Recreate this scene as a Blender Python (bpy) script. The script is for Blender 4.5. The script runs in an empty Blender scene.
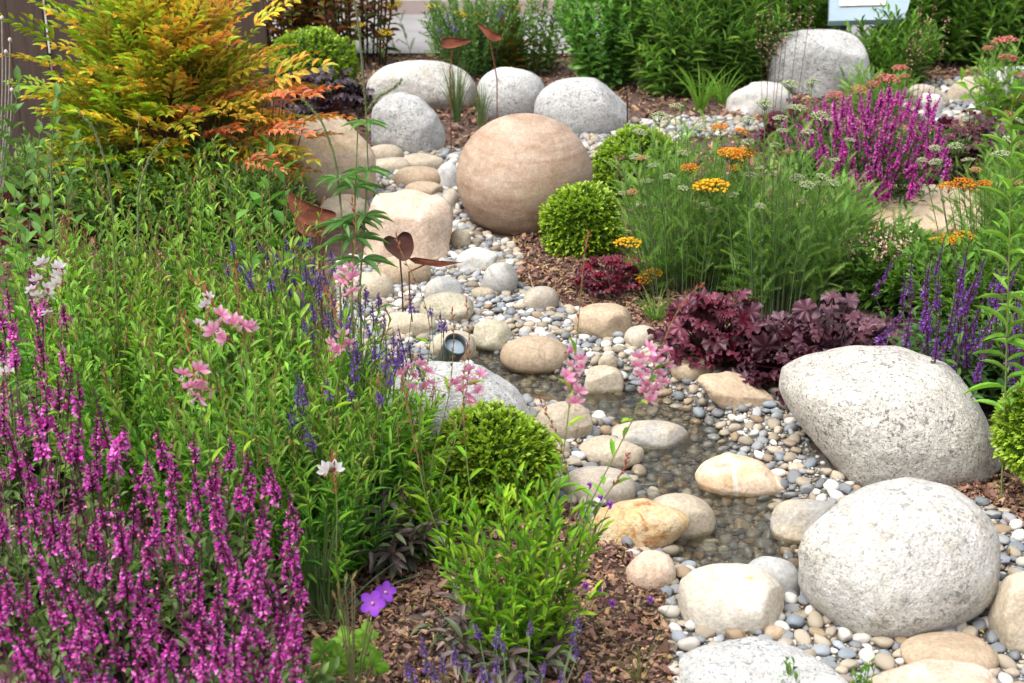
import bpy, bmesh, math, random
import numpy as np
from mathutils import Vector
R = math.radians
rng = np.random.default_rng(7)
random.seed(7)
scene = bpy.context.scene
COL = scene.collection

# ------------------------------------------------------------------ camera, world, sun, exposure
FPX, PITCH, CZ = 1407.0, 21.5, 1.55
cd = bpy.data.cameras.new('camera'); cam = bpy.data.objects.new('camera', cd); COL.objects.link(cam)
cam.location = (0, 0, CZ); cam.rotation_euler = (R(90 - PITCH), 0, 0)
cd.sensor_width = 36; cd.lens = FPX / 1024 * 36; cd.clip_end = 500; cd.clip_start = .05
cd.dof.use_dof = True; cd.dof.focus_distance = 3.6; cd.dof.aperture_fstop = 6.3
scene.camera = cam
SUN_EL, SUN_AZ = 62, -118          # azimuth: clockwise from +Y
w = bpy.data.worlds.new("World"); scene.world = w; w.use_nodes = True
nt = w.node_tree; nt.nodes.clear()
sky = nt.nodes.new('ShaderNodeTexSky'); sky.sky_type = 'NISHITA'; sky.sun_disc = False
sky.sun_elevation = R(SUN_EL); sky.sun_rotation = R(SUN_AZ); sky.air_density = 1.0; sky.dust_density = 4.0; sky.ozone_density = .6
bg = nt.nodes.new('ShaderNodeBackground'); bg.inputs[1].default_value = .15
wo = nt.nodes.new('ShaderNodeOutputWorld')
hs = nt.nodes.new('ShaderNodeHueSaturation'); hs.inputs['Saturation'].default_value = .35      # thin white cloud
nt.links.new(sky.outputs[0], hs.inputs['Color']); nt.links.new(hs.outputs[0], bg.inputs[0]); nt.links.new(bg.outputs[0], wo.inputs[0])
sl = bpy.data.lights.new('sun', 'SUN'); sl.energy = 1.15; sl.angle = R(40); sl.color = (1, .965, .91)
so = bpy.data.objects.new('sun', sl); COL.objects.link(so)
az, el = R(SUN_AZ), R(SUN_EL)
sdir = Vector((math.sin(az) * math.cos(el), math.cos(az) * math.cos(el), math.sin(el)))
so.rotation_euler = sdir.to_track_quat('Z', 'Y').to_euler()
scene.view_settings.view_transform = 'Standard'; scene.view_settings.look = 'None'
scene.view_settings.exposure = 1.12; scene.view_settings.gamma = 1
scene.render.engine = 'CYCLES'
scene.cycles.max_bounces = 8; scene.cycles.diffuse_bounces = 3; scene.cycles.transparent_max_bounces = 8
scene.cycles.use_denoising = True

# ------------------------------------------------------------------ camera maths (pixel -> point of the place)
CP = np.array([0, 0, CZ]); cp_, sp_ = math.cos(R(PITCH)), math.sin(R(PITCH))
FW = np.array([0, cp_, -sp_]); UPV = np.array([0, sp_, cp_]); RT = np.array([1., 0, 0])
def pt(px, py, z=0.):
    d = FW + (px - 512) / FPX * RT - (py - 341.5) / FPX * UPV
    return CP + d * ((z - CZ) / d[2])
def at_dist(px, py, y):
    """the point seen at a pixel, Y metres in front of the camera"""
    d = FW + (px - 512) / FPX * RT - (py - 341.5) / FPX * UPV
    return CP + d * (y / d[1])
def proj(V):
    q = V - CP; dd = q @ FW
    return 512 + FPX * (q @ RT) / dd, 341.5 - FPX * (q @ UPV) / dd

STREAM = np.array([pt(x, y, -.03)[:2] for x, y in [(478, 352), (520, 378), (560, 392), (625, 402), (668, 428), (676, 470), (715, 508), (745, 540), (752, 575)]])
SW = np.array([.07, .11, .13, .15, .15, .19, .21, .20, .12])
WATER_Z = -.034
def seg_dist(X, Y):
    best = np.full(np.shape(X), 9.)
    for i in range(len(STREAM) - 1):
        a, b = STREAM[i], STREAM[i + 1]; ab = b - a
        t = np.clip(((X - a[0]) * ab[0] + (Y - a[1]) * ab[1]) / (ab @ ab), 0, 1)
        d = np.hypot(X - a[0] - t * ab[0], Y - a[1] - t * ab[1]) / (SW[i] * (1 - t) + SW[i + 1] * t)
        best = np.minimum(best, d)
    return best
def H(X, Y):
    X = np.asarray(X, float); Y = np.asarray(Y, float)
    s = seg_dist(X, Y)
    dep = -.062 * np.clip(1.35 - s, 0, 1) ** .8 * (s < 1.35)
    return dep + .006 * np.sin(X * 5.1 + 1) * np.sin(Y * 4.3) + .003 * np.sin(X * 13 + Y * 9)
def gnd(px, py):
    z = 0.
    for _ in range(8):
        p = pt(px, py, z); z = float(H(p[0], p[1]))
    return p

# ------------------------------------------------------------------ materials
def newmat(name):
    m = bpy.data.materials.new(name); m.use_nodes = True
    t = m.node_tree; t.nodes.clear()
    o = t.nodes.new('ShaderNodeOutputMaterial'); p = t.nodes.new('ShaderNodeBsdfPrincipled')
    t.links.new(p.outputs[0], o.inputs[0])
    return m, t, p, o
def N(t, k, **kw):
    n = t.nodes.new(k)
    for a, b in kw.items():
        if a.startswith('i_'): n.inputs[a[2:]].default_value = b
        else: setattr(n, a, b)
    return n
def c4(c): return (c[0], c[1], c[2], 1)
def mixc(t, fac, a, b, mode='MIX'):
    n = t.nodes.new('ShaderNodeMix'); n.data_type = 'RGBA'; n.blend_type = mode
    for s, v in ((0, fac), (6, a), (7, b)):
        if hasattr(v, 'links') or hasattr(v, 'is_linked'): t.links.new(v, n.inputs[s])
        elif s == 0: n.inputs[0].default_value = v
        else: n.inputs[s].default_value = c4(v)
    return n.outputs[2]
def ramp(t, src, lo, hi, a=(0, 0, 0), b=(1, 1, 1)):
    r = t.nodes.new('ShaderNodeValToRGB'); t.links.new(src, r.inputs[0])
    r.color_ramp.elements[0].position = lo; r.color_ramp.elements[1].position = hi
    r.color_ramp.elements[0].color = c4(a); r.color_ramp.elements[1].color = c4(b)
    return r.outputs[0]
def noise(t, co, scale, detail=4, rough=.55, dist=0.):
    n = t.nodes.new('ShaderNodeTexNoise'); t.links.new(co, n.inputs['Vector'])
    n.inputs['Scale'].default_value = scale; n.inputs['Detail'].default_value = detail
    n.inputs['Roughness'].default_value = rough; n.inputs['Distortion'].default_value = dist
    return n.outputs['Fac']
def leaf_mat(name, rough=.5, trans=.3, spec=.35, var=.25):
    m, t, p, o = newmat(name)
    a = N(t, 'ShaderNodeAttribute', attribute_name='col')
    tc = N(t, 'ShaderNodeTexCoord')
    v = noise(t, tc.outputs['Object'], 40, 2)
    c = mixc(t, ramp(t, v, .3, .7), (1 - var,) * 3, (1 + var * .6,) * 3)
    c = mixc(t, 1., a.outputs['Color'], c, 'MULTIPLY')
    t.links.new(c, p.inputs['Base Color']); p.inputs['Roughness'].default_value = rough
    p.inputs['Specular IOR Level'].default_value = spec
    tr = N(t, 'ShaderNodeBsdfTranslucent'); t.links.new(mixc(t, 1., c, (1.25, 1.3, .7), 'MULTIPLY') if 'petal' not in name else c, tr.inputs[0])
    ms = N(t, 'ShaderNodeMixShader'); ms.inputs[0].default_value = trans
    t.links.new(p.outputs[0], ms.inputs[1]); t.links.new(tr.outputs[0], ms.inputs[2]); t.links.new(ms.outputs[0], o.inputs[0])
    return m
def wetten(t, p, col):
    """stones are darker and glossier where stream water has wetted them"""
    g = N(t, 'ShaderNodeNewGeometry'); s = N(t, 'ShaderNodeSeparateXYZ'); t.links.new(g.outputs['Position'], s.inputs[0])
    tc = N(t, 'ShaderNodeTexCoord')
    nz = noise(t, tc.outputs['Object'], 14, 2)
    ad = N(t, 'ShaderNodeMath', operation='MULTIPLY_ADD'); t.links.new(nz, ad.inputs[0]); ad.inputs[1].default_value = .016; t.links.new(s.outputs['Z'], ad.inputs[2])
    mr = N(t, 'ShaderNodeMapRange'); t.links.new(ad.outputs[0], mr.inputs[0])
    mr.inputs[1].default_value = WATER_Z + .014; mr.inputs[2].default_value = WATER_Z + .022; mr.inputs[3].default_value = 1; mr.inputs[4].default_value = 0
    c = mixc(t, mr.outputs[0], col, mixc(t, 1., col, (.52, .49, .42), 'MULTIPLY'))
    r = N(t, 'ShaderNodeMapRange'); t.links.new(mr.outputs[0], r.inputs[0]); r.inputs[3].default_value = .72; r.inputs[4].default_value = .22
    t.links.new(r.outputs[0], p.inputs['Roughness'])
    return c
def stone_mat(name, c1, c2, c3=None, speck=None, sp_scale=260, sp_amt=.5, vein=None, big=5, bump=.25, stain=None, stain_lo=.52, band=None, rs=1.):
    m, t, p, o = newmat(name)
    tc = N(t, 'ShaderNodeTexCoord'); oi = N(t, 'ShaderNodeObjectInfo')
    av = N(t, 'ShaderNodeVectorMath', operation='ADD'); t.links.new(tc.outputs['Object'], av.inputs[0])
    sc = N(t, 'ShaderNodeVectorMath', operation='SCALE'); sc.inputs[0].default_value = (37, 17, 23); t.links.new(oi.outputs['Random'], sc.inputs['Scale'])
    t.links.new(sc.outputs[0], av.inputs[1]); co = av.outputs[0]
    n1 = noise(t, co, big, 5, .6, .3)
    c = mixc(t, ramp(t, n1, .38, .62), c1, c2)
    if band:
        mp = N(t, 'ShaderNodeMapping'); mp.inputs['Scale'].default_value = (1.4, 1.4, 10); mp.inputs['Rotation'].default_value = (R(8), R(-6), 0)
        t.links.new(co, mp.inputs[0])
        b = noise(t, mp.outputs[0], 2.2, 6, .65, .6)
        c = mixc(t, ramp(t, b, .45, .68), c, band)
        b2 = noise(t, mp.outputs[0], 5, 4, .6, .3)
        c = mixc(t, ramp(t, b2, .5, .75, (0, 0, 0), (.5, .5, .5)), c, (band[0] * .75, band[1] * .7, band[2] * .65))
    if c3:
        n2 = noise(t, co, big * 2.7, 4, .6)
        c = mixc(t, ramp(t, n2, .5, .72, (0, 0, 0), (.7, .7, .7)), c, c3)
    if stain:
        n3 = noise(t, co, big * 1.8, 6, .65, 1.2)
        c = mixc(t, ramp(t, n3, stain_lo, stain_lo + .12), c, stain)
        n3 = noise(t, co, big * 2.6, 6, .65, 1.5)
        c = mixc(t, ramp(t, n3, stain_lo + .1, stain_lo + .16, (0, 0, 0), (.8, .8, .8)), c, tuple(x * .28 for x in stain))
    if vein:
        wv = N(t, 'ShaderNodeTexWave'); wv.inputs['Scale'].default_value = big * .55; wv.inputs['Distortion'].default_value = 5; wv.inputs['Detail'].default_value = 3
        t.links.new(co, wv.inputs[0])
        c = mixc(t, ramp(t, wv.outputs['Fac'], .97, .995, (0, 0, 0), (.8, .8, .8)), c, vein)
    fine = noise(t, co, 120, 4, .7)
    c = mixc(t, 1., c, ramp(t, fine, .3, .7, (.74, .74, .74), (1.22, 1.22, 1.22)), 'MULTIPLY')
    c = mixc(t, 1., c, ramp(t, noise(t, co, 28, 6, .7, .5), .3, .7, (.78, .77, .75), (1.12, 1.12, 1.12)), 'MULTIPLY')
    if c3 and not name.startswith('banded_rose'):
        vo = N(t, 'ShaderNodeTexVoronoi', feature='DISTANCE_TO_EDGE'); vo.inputs['Scale'].default_value = big * .7
        wv_ = N(t, 'ShaderNodeVectorMath', operation='MULTIPLY_ADD'); nn_ = N(t, 'ShaderNodeTexNoise'); nn_.inputs['Scale'].default_value = big * 2; nn_.inputs['Detail'].default_value = 5; t.links.new(co, nn_.inputs['Vector'])
        t.links.new(nn_.outputs['Color'], wv_.inputs[0]); wv_.inputs[1].default_value = (.12, .12, .12); t.links.new(co, wv_.inputs[2]); t.links.new(wv_.outputs[0], vo.inputs['Vector'])
        mk = N(t, 'ShaderNodeMath', operation='MULTIPLY'); t.links.new(ramp(t, vo.outputs['Distance'], 0, .018, (1, 1, 1), (0, 0, 0)), mk.inputs[0]); t.links.new(ramp(t, noise(t, co, big * .9, 2), .52, .6, (0, 0, 0), (.5, .5, .5)), mk.inputs[1])
        c = mixc(t, mk.outputs[0], c, (c2[0] * .4, c2[1] * .37, c2[2] * .34))
    if speck:
        s1 = noise(t, co, sp_scale, 3, .75)
        msk = noise(t, co, 9, 3)
        c = mixc(t, ramp(t, s1, .57, .62, (0, 0, 0), (sp_amt,) * 3), c, speck)
        s2 = noise(t, co, sp_scale * .45, 3, .7)
        mm = N(t, 'ShaderNodeMath', operation='MULTIPLY'); t.links.new(ramp(t, s2, .56, .62), mm.inputs[0]); t.links.new(ramp(t, msk, .42, .6), mm.inputs[1])
        c = mixc(t, mm.outputs[0], c, tuple(x * 1.6 for x in speck))
    hv = N(t, 'ShaderNodeHueSaturation'); mr = N(t, 'ShaderNodeMapRange'); t.links.new(oi.outputs['Random'], mr.inputs[0])
    mr.inputs[3].default_value = .88; mr.inputs[4].default_value = 1.1
    t.links.new(mr.outputs[0], hv.inputs['Value']); t.links.new(c, hv.inputs['Color'])
    c = wetten(t, p, hv.outputs[0])
    t.links.new(c, p.inputs['Base Color']); p.inputs['Specular IOR Level'].default_value = .3
    bp = N(t, 'ShaderNodeBump'); bp.inputs['Strength'].default_value = min(1, bump * 1.8); bp.inputs['Distance'].default_value = .014
    h = N(t, 'ShaderNodeMath', operation='MULTIPLY_ADD'); t.links.new(noise(t, co, 170, 4, .7), h.inputs[0]); h.inputs[1].default_value = .3
    t.links.new(noise(t, co, 22, 5, .65), h.inputs[2])
    t.links.new(h.outputs[0], bp.inputs['Height']); t.links.new(bp.outputs[0], p.inputs['Normal'])
    return m
M = {}
M['leaf'] = leaf_mat('leaf', .58, .34, .18)
M['waxy'] = leaf_mat('waxy_leaf', .35, .28, .5)
M['dark_leaf'] = leaf_mat('purple_leaf', .42, .15, .4)
M['petal'] = leaf_mat('petal', .6, .35, .2, .12)
M['stem'] = leaf_mat('stem', .6, .0, .2)
M['granite'] = stone_mat('granite', (.60, .57, .51), (.52, .49, .435), (.42, .40, .36), speck=(.10, .095, .09), sp_amt=.85, sp_scale=150, bump=.8)
M['granite_white'] = stone_mat('white_granite', (.66, .655, .635), (.58, .57, .55), (.48, .47, .44), speck=(.14, .15, .16), sp_amt=.8, sp_scale=150, bump=.7)
M['granite_grey'] = stone_mat('grey_granite', (.60, .595, .58), (.5, .495, .48), speck=(.12, .12, .12), sp_amt=.8, sp_scale=130, bump=.7)
M['granite_lichen'] = stone_mat('lichened_granite', (.66, .64, .59), (.58, .56, .52), (.47, .41, .30), speck=(.16, .16, .15), sp_amt=.65, sp_scale=140, bump=.9, big=5)
M['white'] = stone_mat('white_stone', (.68, .66, .62), (.56, .54, .5), speck=(.4, .38, .35), sp_amt=.3, bump=.3)
M['tan'] = stone_mat('tan_sandstone', (.42, .315, .215), (.47, .37, .26), (.34, .255, .175), bump=.16, big=6)
M['tan_band'] = stone_mat('banded_tan_stone', (.56, .42, .26), (.62, .50, .35), band=(.68, .57, .45), bump=.16)
M['tan_grey'] = stone_mat('tan_grey_stone', (.52, .44, .32), (.34, .33, .31), bump=.3, big=7)
M['cream'] = stone_mat('cream_stone', (.54, .46, .35), (.44, .37, .27), (.5, .43, .34), bump=.25, big=6)
M['cream_rust'] = stone_mat('rust_stained_cream_stone', (.62, .57, .49), (.52, .46, .37), stain=(.6, .36, .12), stain_lo=.6, bump=.25, big=7)
M['rust_quartz'] = stone_mat('rusty_quartz', (.72, .6, .42), (.66, .45, .2), (.62, .48, .3), stain=(.5, .2, .06), stain_lo=.54, bump=.5, big=9)
M['brown_white'] = stone_mat('brown_white_stone', (.7, .56, .42), (.62, .38, .2), (.7, .62, .53), vein=(.75, .7, .6), bump=.2, big=6, stain=(.44, .22, .08), stain_lo=.6)
M['pink_beige'] = stone_mat('pink_beige_stone', (.66, .49, .37), (.6, .46, .36), (.72, .62, .52), bump=.4, big=4)
M['grey'] = stone_mat('grey_stone', (.4, .39, .37), (.32, .32, .31), (.42, .37, .29), bump=.15)
M['grey_pale'] = stone_mat('pale_grey_stone', (.55, .54, .52), (.46, .46, .45), bump=.15)
M['mottled'] = stone_mat('mottled_stone', (.56, .5, .38), (.42, .39, .29), (.3, .29, .19), bump=.35, big=12)
M['grey_beige'] = stone_mat('grey_beige_stone', (.5, .43, .34), (.42, .37, .31), (.5, .45, .38), bump=.15, big=8)
M['ball'] = stone_mat('banded_rose_sandstone', (.50, .375, .28), (.44, .325, .24), (.56, .45, .36), band=(.33, .21, .135), bump=.1, big=2)
def attr_stone(name):
    m, t, p, o = newmat(name)
    a = N(t, 'ShaderNodeAttribute', attribute_name='col'); tc = N(t, 'ShaderNodeTexCoord')
    n = noise(t, tc.outputs['Object'], 160, 3, .7)
    c = mixc(t, 1., a.outputs['Color'], ramp(t, n, .25, .75, (.75,) * 3, (1.2,) * 3), 'MULTIPLY')
    c = wetten(t, p, c)
    t.links.new(c, p.inputs['Base Color']); p.inputs['Specular IOR Level'].default_value = .35
    return m
M['gravel'] = attr_stone('pebble_stone')
def attr_plain(name, rough, scale=60, lo=.7, hi=1.25):
    m, t, p, o = newmat(name)
    a = N(t, 'ShaderNodeAttribute', attribute_name='col'); tc = N(t, 'ShaderNodeTexCoord')
    n = noise(t, tc.outputs['Object'], scale, 4, .7)
    c = mixc(t, 1., a.outputs['Color'], ramp(t, n, .3, .7, (lo,) * 3, (hi,) * 3), 'MULTIPLY')
    t.links.new(c, p.inputs['Base Color']); p.inputs['Roughness'].default_value = rough; p.inputs['Specular IOR Level'].default_value = .2
    return m
M['bark'] = attr_plain('bark_chip', .85, 150)
def flat_mat(name, c1, c2, scale=8, rough=.8, metal=0., bump=.3):
    m, t, p, o = newmat(name); tc = N(t, 'ShaderNodeTexCoord')
    n = noise(t, tc.outputs['Object'], scale, 6, .65)
    t.links.new(mixc(t, ramp(t, n, .35, .65), c1, c2), p.inputs['Base Color'])
    p.inputs['Roughness'].default_value = rough; p.inputs['Metallic'].default_value = metal
    b = N(t, 'ShaderNodeBump'); b.inputs['Strength'].default_value = bump; b.inputs['Distance'].default_value = .01
    t.links.new(noise(t, tc.outputs['Object'], scale * 6, 5, .7), b.inputs['Height']); t.links.new(b.outputs[0], p.inputs['Normal'])
    return m
M['soil'] = flat_mat('soil', (.06, .036, .026), (.13, .08, .06), 30, .95)
M['grit'] = flat_mat('grit', (.16, .15, .13), (.07, .065, .055), 60, .9)
M['paving'] = flat_mat('paving', (.27, .255, .25), (.21, .2, .195), 3, .85, bump=.1)
M['paving_pink'] = flat_mat('pink_paving', (.40, .32, .29), (.36, .29, .26), 3, .85, bump=.1)
M['rust'] = flat_mat('rusty_steel', (.25, .07, .03), (.13, .035, .018), 30, .8, .2)
M['rust_dark'] = flat_mat('dark_rusty_steel', (.09, .028, .018), (.05, .02, .014), 30, .7, .3)
M['black_metal'] = flat_mat('dark_grey_metal', (.1, .11, .12), (.07, .075, .08), 30, .45, .7, .05)
M['board'] = flat_mat('board_face', (.30, .37, .41), (.25, .33, .37), 2, .4, 0, 0)
M['picture'] = flat_mat('board_picture', (.45, .36, .3), (.7, .66, .62), 6, .4, 0, 0)
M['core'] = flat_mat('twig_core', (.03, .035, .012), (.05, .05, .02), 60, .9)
def wood():
    m, t, p, o = newmat('dark_stained_timber'); tc = N(t, 'ShaderNodeTexCoord')
    mp = N(t, 'ShaderNodeMapping'); mp.inputs['Scale'].default_value = (14, 14, 1.3); t.links.new(tc.outputs['Object'], mp.inputs[0])
    n = noise(t, mp.outputs[0], 3, 7, .65, .6)
    t.links.new(mixc(t, ramp(t, n, .3, .7), (.045, .026, .02), (.095, .058, .045)), p.inputs['Base Color'])
    p.inputs['Roughness'].default_value = .65
    b = N(t, 'ShaderNodeBump'); b.inputs['Strength'].default_value = .3; b.inputs['Distance'].default_value = .01
    t.links.new(n, b.inputs['Height']); t.links.new(b.outputs[0], p.inputs['Normal'])
    return m
M['wood'] = wood()
def watermat():
    m, t, p, o = newmat('clear_water'); t.nodes.remove(p)
    tc = N(t, 'ShaderNodeTexCoord')
    b = N(t, 'ShaderNodeBump'); b.inputs['Strength'].default_value = .8; b.inputs['Distance'].default_value = .015
    mp = N(t, 'ShaderNodeMapping'); mp.inputs['Scale'].default_value = (1, 1.9, 1); t.links.new(tc.outputs['Object'], mp.inputs[0])
    t.links.new(noise(t, mp.outputs[0], 26, 3, .5, .6), b.inputs['Height'])
    gl = N(t, 'ShaderNodeBsdfGlossy'); gl.inputs['Roughness'].default_value = .04; gl.inputs[0].default_value = (.95, .97, 1, 1); t.links.new(b.outputs[0], gl.inputs['Normal'])
    rf = N(t, 'ShaderNodeBsdfRefraction'); rf.inputs['IOR'].default_value = 1.2; rf.inputs['Roughness'].default_value = 0; rf.inputs[0].default_value = (.92, .91, .84, 1); t.links.new(b.outputs[0], rf.inputs['Normal'])
    tr = N(t, 'ShaderNodeBsdfTransparent'); tr.inputs[0].default_value = (.92, .91, .84, 1)
    m1 = N(t, 'ShaderNodeMixShader'); m1.inputs[0].default_value = .8; t.links.new(rf.outputs[0], m1.inputs[1]); t.links.new(tr.outputs[0], m1.inputs[2])
    fr = N(t, 'ShaderNodeFresnel'); fr.inputs[0].default_value = 1.4; t.links.new(b.outputs[0], fr.inputs['Normal'])
    m2 = N(t, 'ShaderNodeMixShader'); t.links.new(fr.outputs[0], m2.inputs[0]); t.links.new(m1.outputs[0], m2.inputs[1]); t.links.new(gl.outputs[0], m2.inputs[2])
    t.links.new(m2.outputs[0], o.inputs[0])
    return m
M['water'] = watermat()
m, t, p, o = newmat('lamp_lens'); p.inputs['Base Color'].default_value = (.32, .4, .44, 1); p.inputs['Roughness'].default_value = .08; M['lens'] = m

# ------------------------------------------------------------------ mesh accumulator
class MB:
    def __init__(s): s.v = []; s.f = []; s.c = []; s.n = 0
    def add(s, V, F, C=None):
        V = np.asarray(V, float).reshape(-1, 3)
        for f in (F if isinstance(F, list) else [F]):
            f = np.asarray(f, int)
            if f.size: s.f.append(f + s.n)
        C = np.ones((len(V), 3)) if C is None else np.broadcast_to(np.asarray(C, float), (len(V), 3))
        s.v.append(V); s.c.append(C); s.n += len(V)
    def inst(s, T, Mx, P, C):
        """T=(V,[faces],vc)  Mx (N,3,3) columns = axes*scale, P (N,3), C (N,3)"""
        V, F, vc = T; n = len(P)
        if n == 0: return
        W = np.einsum('nij,kj->nki', Mx, V) + P[:, None, :]
        C = np.broadcast_to(np.asarray(C, float), (n, 3))
        cc = C[:, None, :] * (vc[None] if vc is not None else np.ones((1, len(V), 1)))
        off = (np.arange(n) * len(V))[:, None, None]
        s.add(W.reshape(-1, 3), [(f[None] + off).reshape(-1, f.shape[1]) for f in F], cc.reshape(-1, 3))
    def build(s, name, mat, parent=None, loc=None, smooth=True):
        V = np.concatenate(s.v); C = np.concatenate(s.c)
        o0 = np.array(parent.location if parent is not None and loc is None else (loc if loc is not None else (0, 0, 0)), float)
        me = bpy.data.meshes.new(name)
        me.vertices.add(len(V)); me.vertices.foreach_set('co', (V - o0).ravel())
        tot = np.concatenate([np.full(len(f), f.shape[1]) for f in s.f]); li = np.concatenate([f.ravel() for f in s.f])
        me.loops.add(len(li)); me.loops.foreach_set('vertex_index', li)
        me.polygons.add(len(tot)); me.polygons.foreach_set('loop_start', np.concatenate([[0], np.cumsum(tot)[:-1]])); me.polygons.foreach_set('loop_total', tot)
        me.polygons.foreach_set('use_smooth', np.full(len(tot), smooth))
        me.update(calc_edges=True)
        a = me.color_attributes.new('col', 'FLOAT_COLOR', 'POINT'); a.data.foreach_set('color', np.c_[C, np.ones(len(C))].ravel())
        me.materials.append(M[mat])
        ob = bpy.data.objects.new(name, me); COL.objects.link(ob)
        if parent is not None: ob.parent = parent
        elif loc is not None: ob.location = o0
        return ob
def tag(o, label, cat, group=None, kind=None):
    o['label'] = label; o['category'] = cat
    if group: o['group'] = group
    if kind: o['kind'] = kind
    return o
def thing(name, label, cat, loc, group=None):
    o = bpy.data.objects.new(name, None); COL.objects.link(o); o.empty_display_size = .05
    o.location = [float(x) for x in loc]
    return tag(o, label, cat, group)
def link_copy(name, proto, parent, mat3, pos):
    """child object sharing proto's mesh; mat3 numpy 3x3, pos in world"""
    o = bpy.data.objects.new(name, proto); COL.objects.link(o); o.parent = parent
    from mathutils import Matrix
    m = Matrix([[*mat3[i], 0] for i in range(3)] + [[0, 0, 0, 1]])
    lp = np.array(pos) - np.array(parent.location)
    m.translation = [float(x) for x in lp]
    o.matrix_local = m
    return o
def only_mesh(ob):
    me = ob.data; bpy.data.objects.remove(ob); return me

# ------------------------------------------------------------------ vector helpers
def nrm(v): return v / np.maximum(np.linalg.norm(v, axis=-1, keepdims=True), 1e-9)
def frames(d, roll=None, up=(0, 0, 1.)):
    """columns x,y,z with y along d; z as near to up as possible"""
    d = nrm(np.asarray(d, float)); u = np.broadcast_to(np.asarray(up, float), d.shape)
    x = np.cross(d, u); bad = np.linalg.norm(x, axis=-1) < 1e-3; x[bad] = (1, 0, 0); x = nrm(x); z = np.cross(x, d)
    if roll is not None:
        c, s = np.cos(roll)[:, None], np.sin(roll)[:, None]; x, z = x * c + z * s, z * c - x * s
    return np.stack([x, d, z], -1)
def scl(Mx, sx, sy, sz):
    S = np.stack(np.broadcast_arrays(np.asarray(sx, float), np.asarray(sy, float), np.asarray(sz, float)), -1)
    return Mx * (S[:, None, :] if S.ndim == 2 else S)
def cjit(n, cols, amt=.15, wts=None):
    cols = np.array(cols, float); i = rng.choice(len(cols), n, p=wts)
    return cols[i] * (1 + rng.normal(0, amt, (n, 1))).clip(.5, 1.6) * (1 + rng.normal(0, amt * .3, (n, 3))).clip(.6, 1.4)
def leaf_t(n=3, prof=None, fold=.25, droop=.15, vc=True):
    ts = np.linspace(0, 1, n + 1)
    wd = prof if prof is not None else [max(.06, math.sin(math.pi * min(1, t * .88 + .06)) ** .8) if 0 < t < 1 else (.12 if t == 0 else .02) for t in ts]
    V = []; cc = []
    for t_, w_ in zip(ts, wd):
        z = -droop * t_ * t_
        V += [(-w_ / 2, t_, z + fold * w_ / 2), (0, t_, z), (w_ / 2, t_, z + fold * w_ / 2)]
        cc += [(1, 1, 1), (1.12, 1.1, 1.05), (1, 1, 1)]
    F = []
    for i in range(n):
        a = i * 3; F += [(a, a + 1, a + 4, a + 3), (a + 1, a + 2, a + 5, a + 4)]
    return (np.array(V, float), [np.array(F)], np.array(cc, float))
LEAF = leaf_t(3); LEAF2 = leaf_t(2, [.15, 1, .02], .3, .12); LEAF5 = leaf_t(5, None, .25, .35)
BLADE = leaf_t(5, [1, .9, .75, .55, .3, .05], .3, .0)
def tubes(mb, P, r, col, sides=4):
    """P (N,K,3) r (N,K) or scalar"""
    P = np.asarray(P, float)
    if P.ndim == 2: P = P[None]
    n, k, _ = P.shape; r = np.broadcast_to(np.asarray(r, float), (n, k))
    T = np.gradient(P, axis=1); T = nrm(T); u = np.where(np.abs(T[..., 2:3]) < .9, np.array([0, 0, 1.]), np.array([1., 0, 0]))
    u = np.broadcast_to(u[:, :1], T.shape)
    x = nrm(np.cross(T, u)); y = np.cross(T, x)
    an = np.arange(sides) * 2 * math.pi / sides
    ring = P[:, :, None] + r[..., None, None] * (x[:, :, None] * np.cos(an)[None, None, :, None] + y[:, :, None] * np.sin(an)[None, None, :, None])
    F = []
    for j in range(k - 1):
        for s_ in range(sides):
            a = j * sides + s_; b = j * sides + (s_ + 1) % sides
            F.append((a, b, b + sides, a + sides))
    F = np.array(F); off = (np.arange(n) * k * sides)[:, None, None]
    C = np.broadcast_to(np.asarray(col, float), (n, 3)); C = np.repeat(C, k * sides, 0)
    mb.add(ring.reshape(-1, 3), (F[None] + off).reshape(-1, 4), C)
def curve(B, Tp, bend, k):
    """quadratic curves from B to Tp; the middle point is moved so that the shoot rises first"""
    B = np.asarray(B, float); Tp = np.asarray(Tp, float)
    mid = B * .5 + Tp * .5; mid = mid + np.c_[(B - Tp)[:, :2] * bend, np.zeros(len(B))] + np.c_[np.zeros((len(B), 2)), np.abs(Tp - B)[:, 2] * bend * .3]
    t = np.linspace(0, 1, k)[None, :, None]
    return (1 - t) ** 2 * B[:, None] + 2 * t * (1 - t) * mid[:, None] + t * t * Tp[:, None]
_ico = {}
def ico(sub):
    if sub not in _ico:
        bm = bmesh.new(); bmesh.ops.create_icosphere(bm, subdivisions=sub, radius=1)
        _ico[sub] = (np.array([v.co[:] for v in bm.verts]), np.array([[v.index for v in f.verts] for f in bm.faces])); bm.free()
    return _ico[sub]
def snoise(P, scale, seed, octv=3):
    r_ = np.random.default_rng(seed); out = np.zeros(len(P)); a = 1.
    for o_ in range(octv):
        for _ in range(5):
            k = r_.normal(0, 1, 3); k = k / np.linalg.norm(k) * scale * (2 ** o_) * r_.uniform(.7, 1.3)
            out += a * np.sin(P @ k + r_.uniform(0, 6.28)) / 3
        a *= .5
    return out
def in_poly(px, py, poly):
    px = np.asarray(px); py = np.asarray(py); inside = np.zeros(px.shape, bool); j = len(poly) - 1
    for i in range(len(poly)):
        xi, yi = poly[i]; xj, yj = poly[j]
        c = ((yi > py) != (yj > py)) & (px < (xj - xi) * (py - yi) / ((yj - yi) + 1e-12) + xi)
        inside ^= c; j = i
    return inside

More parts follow.
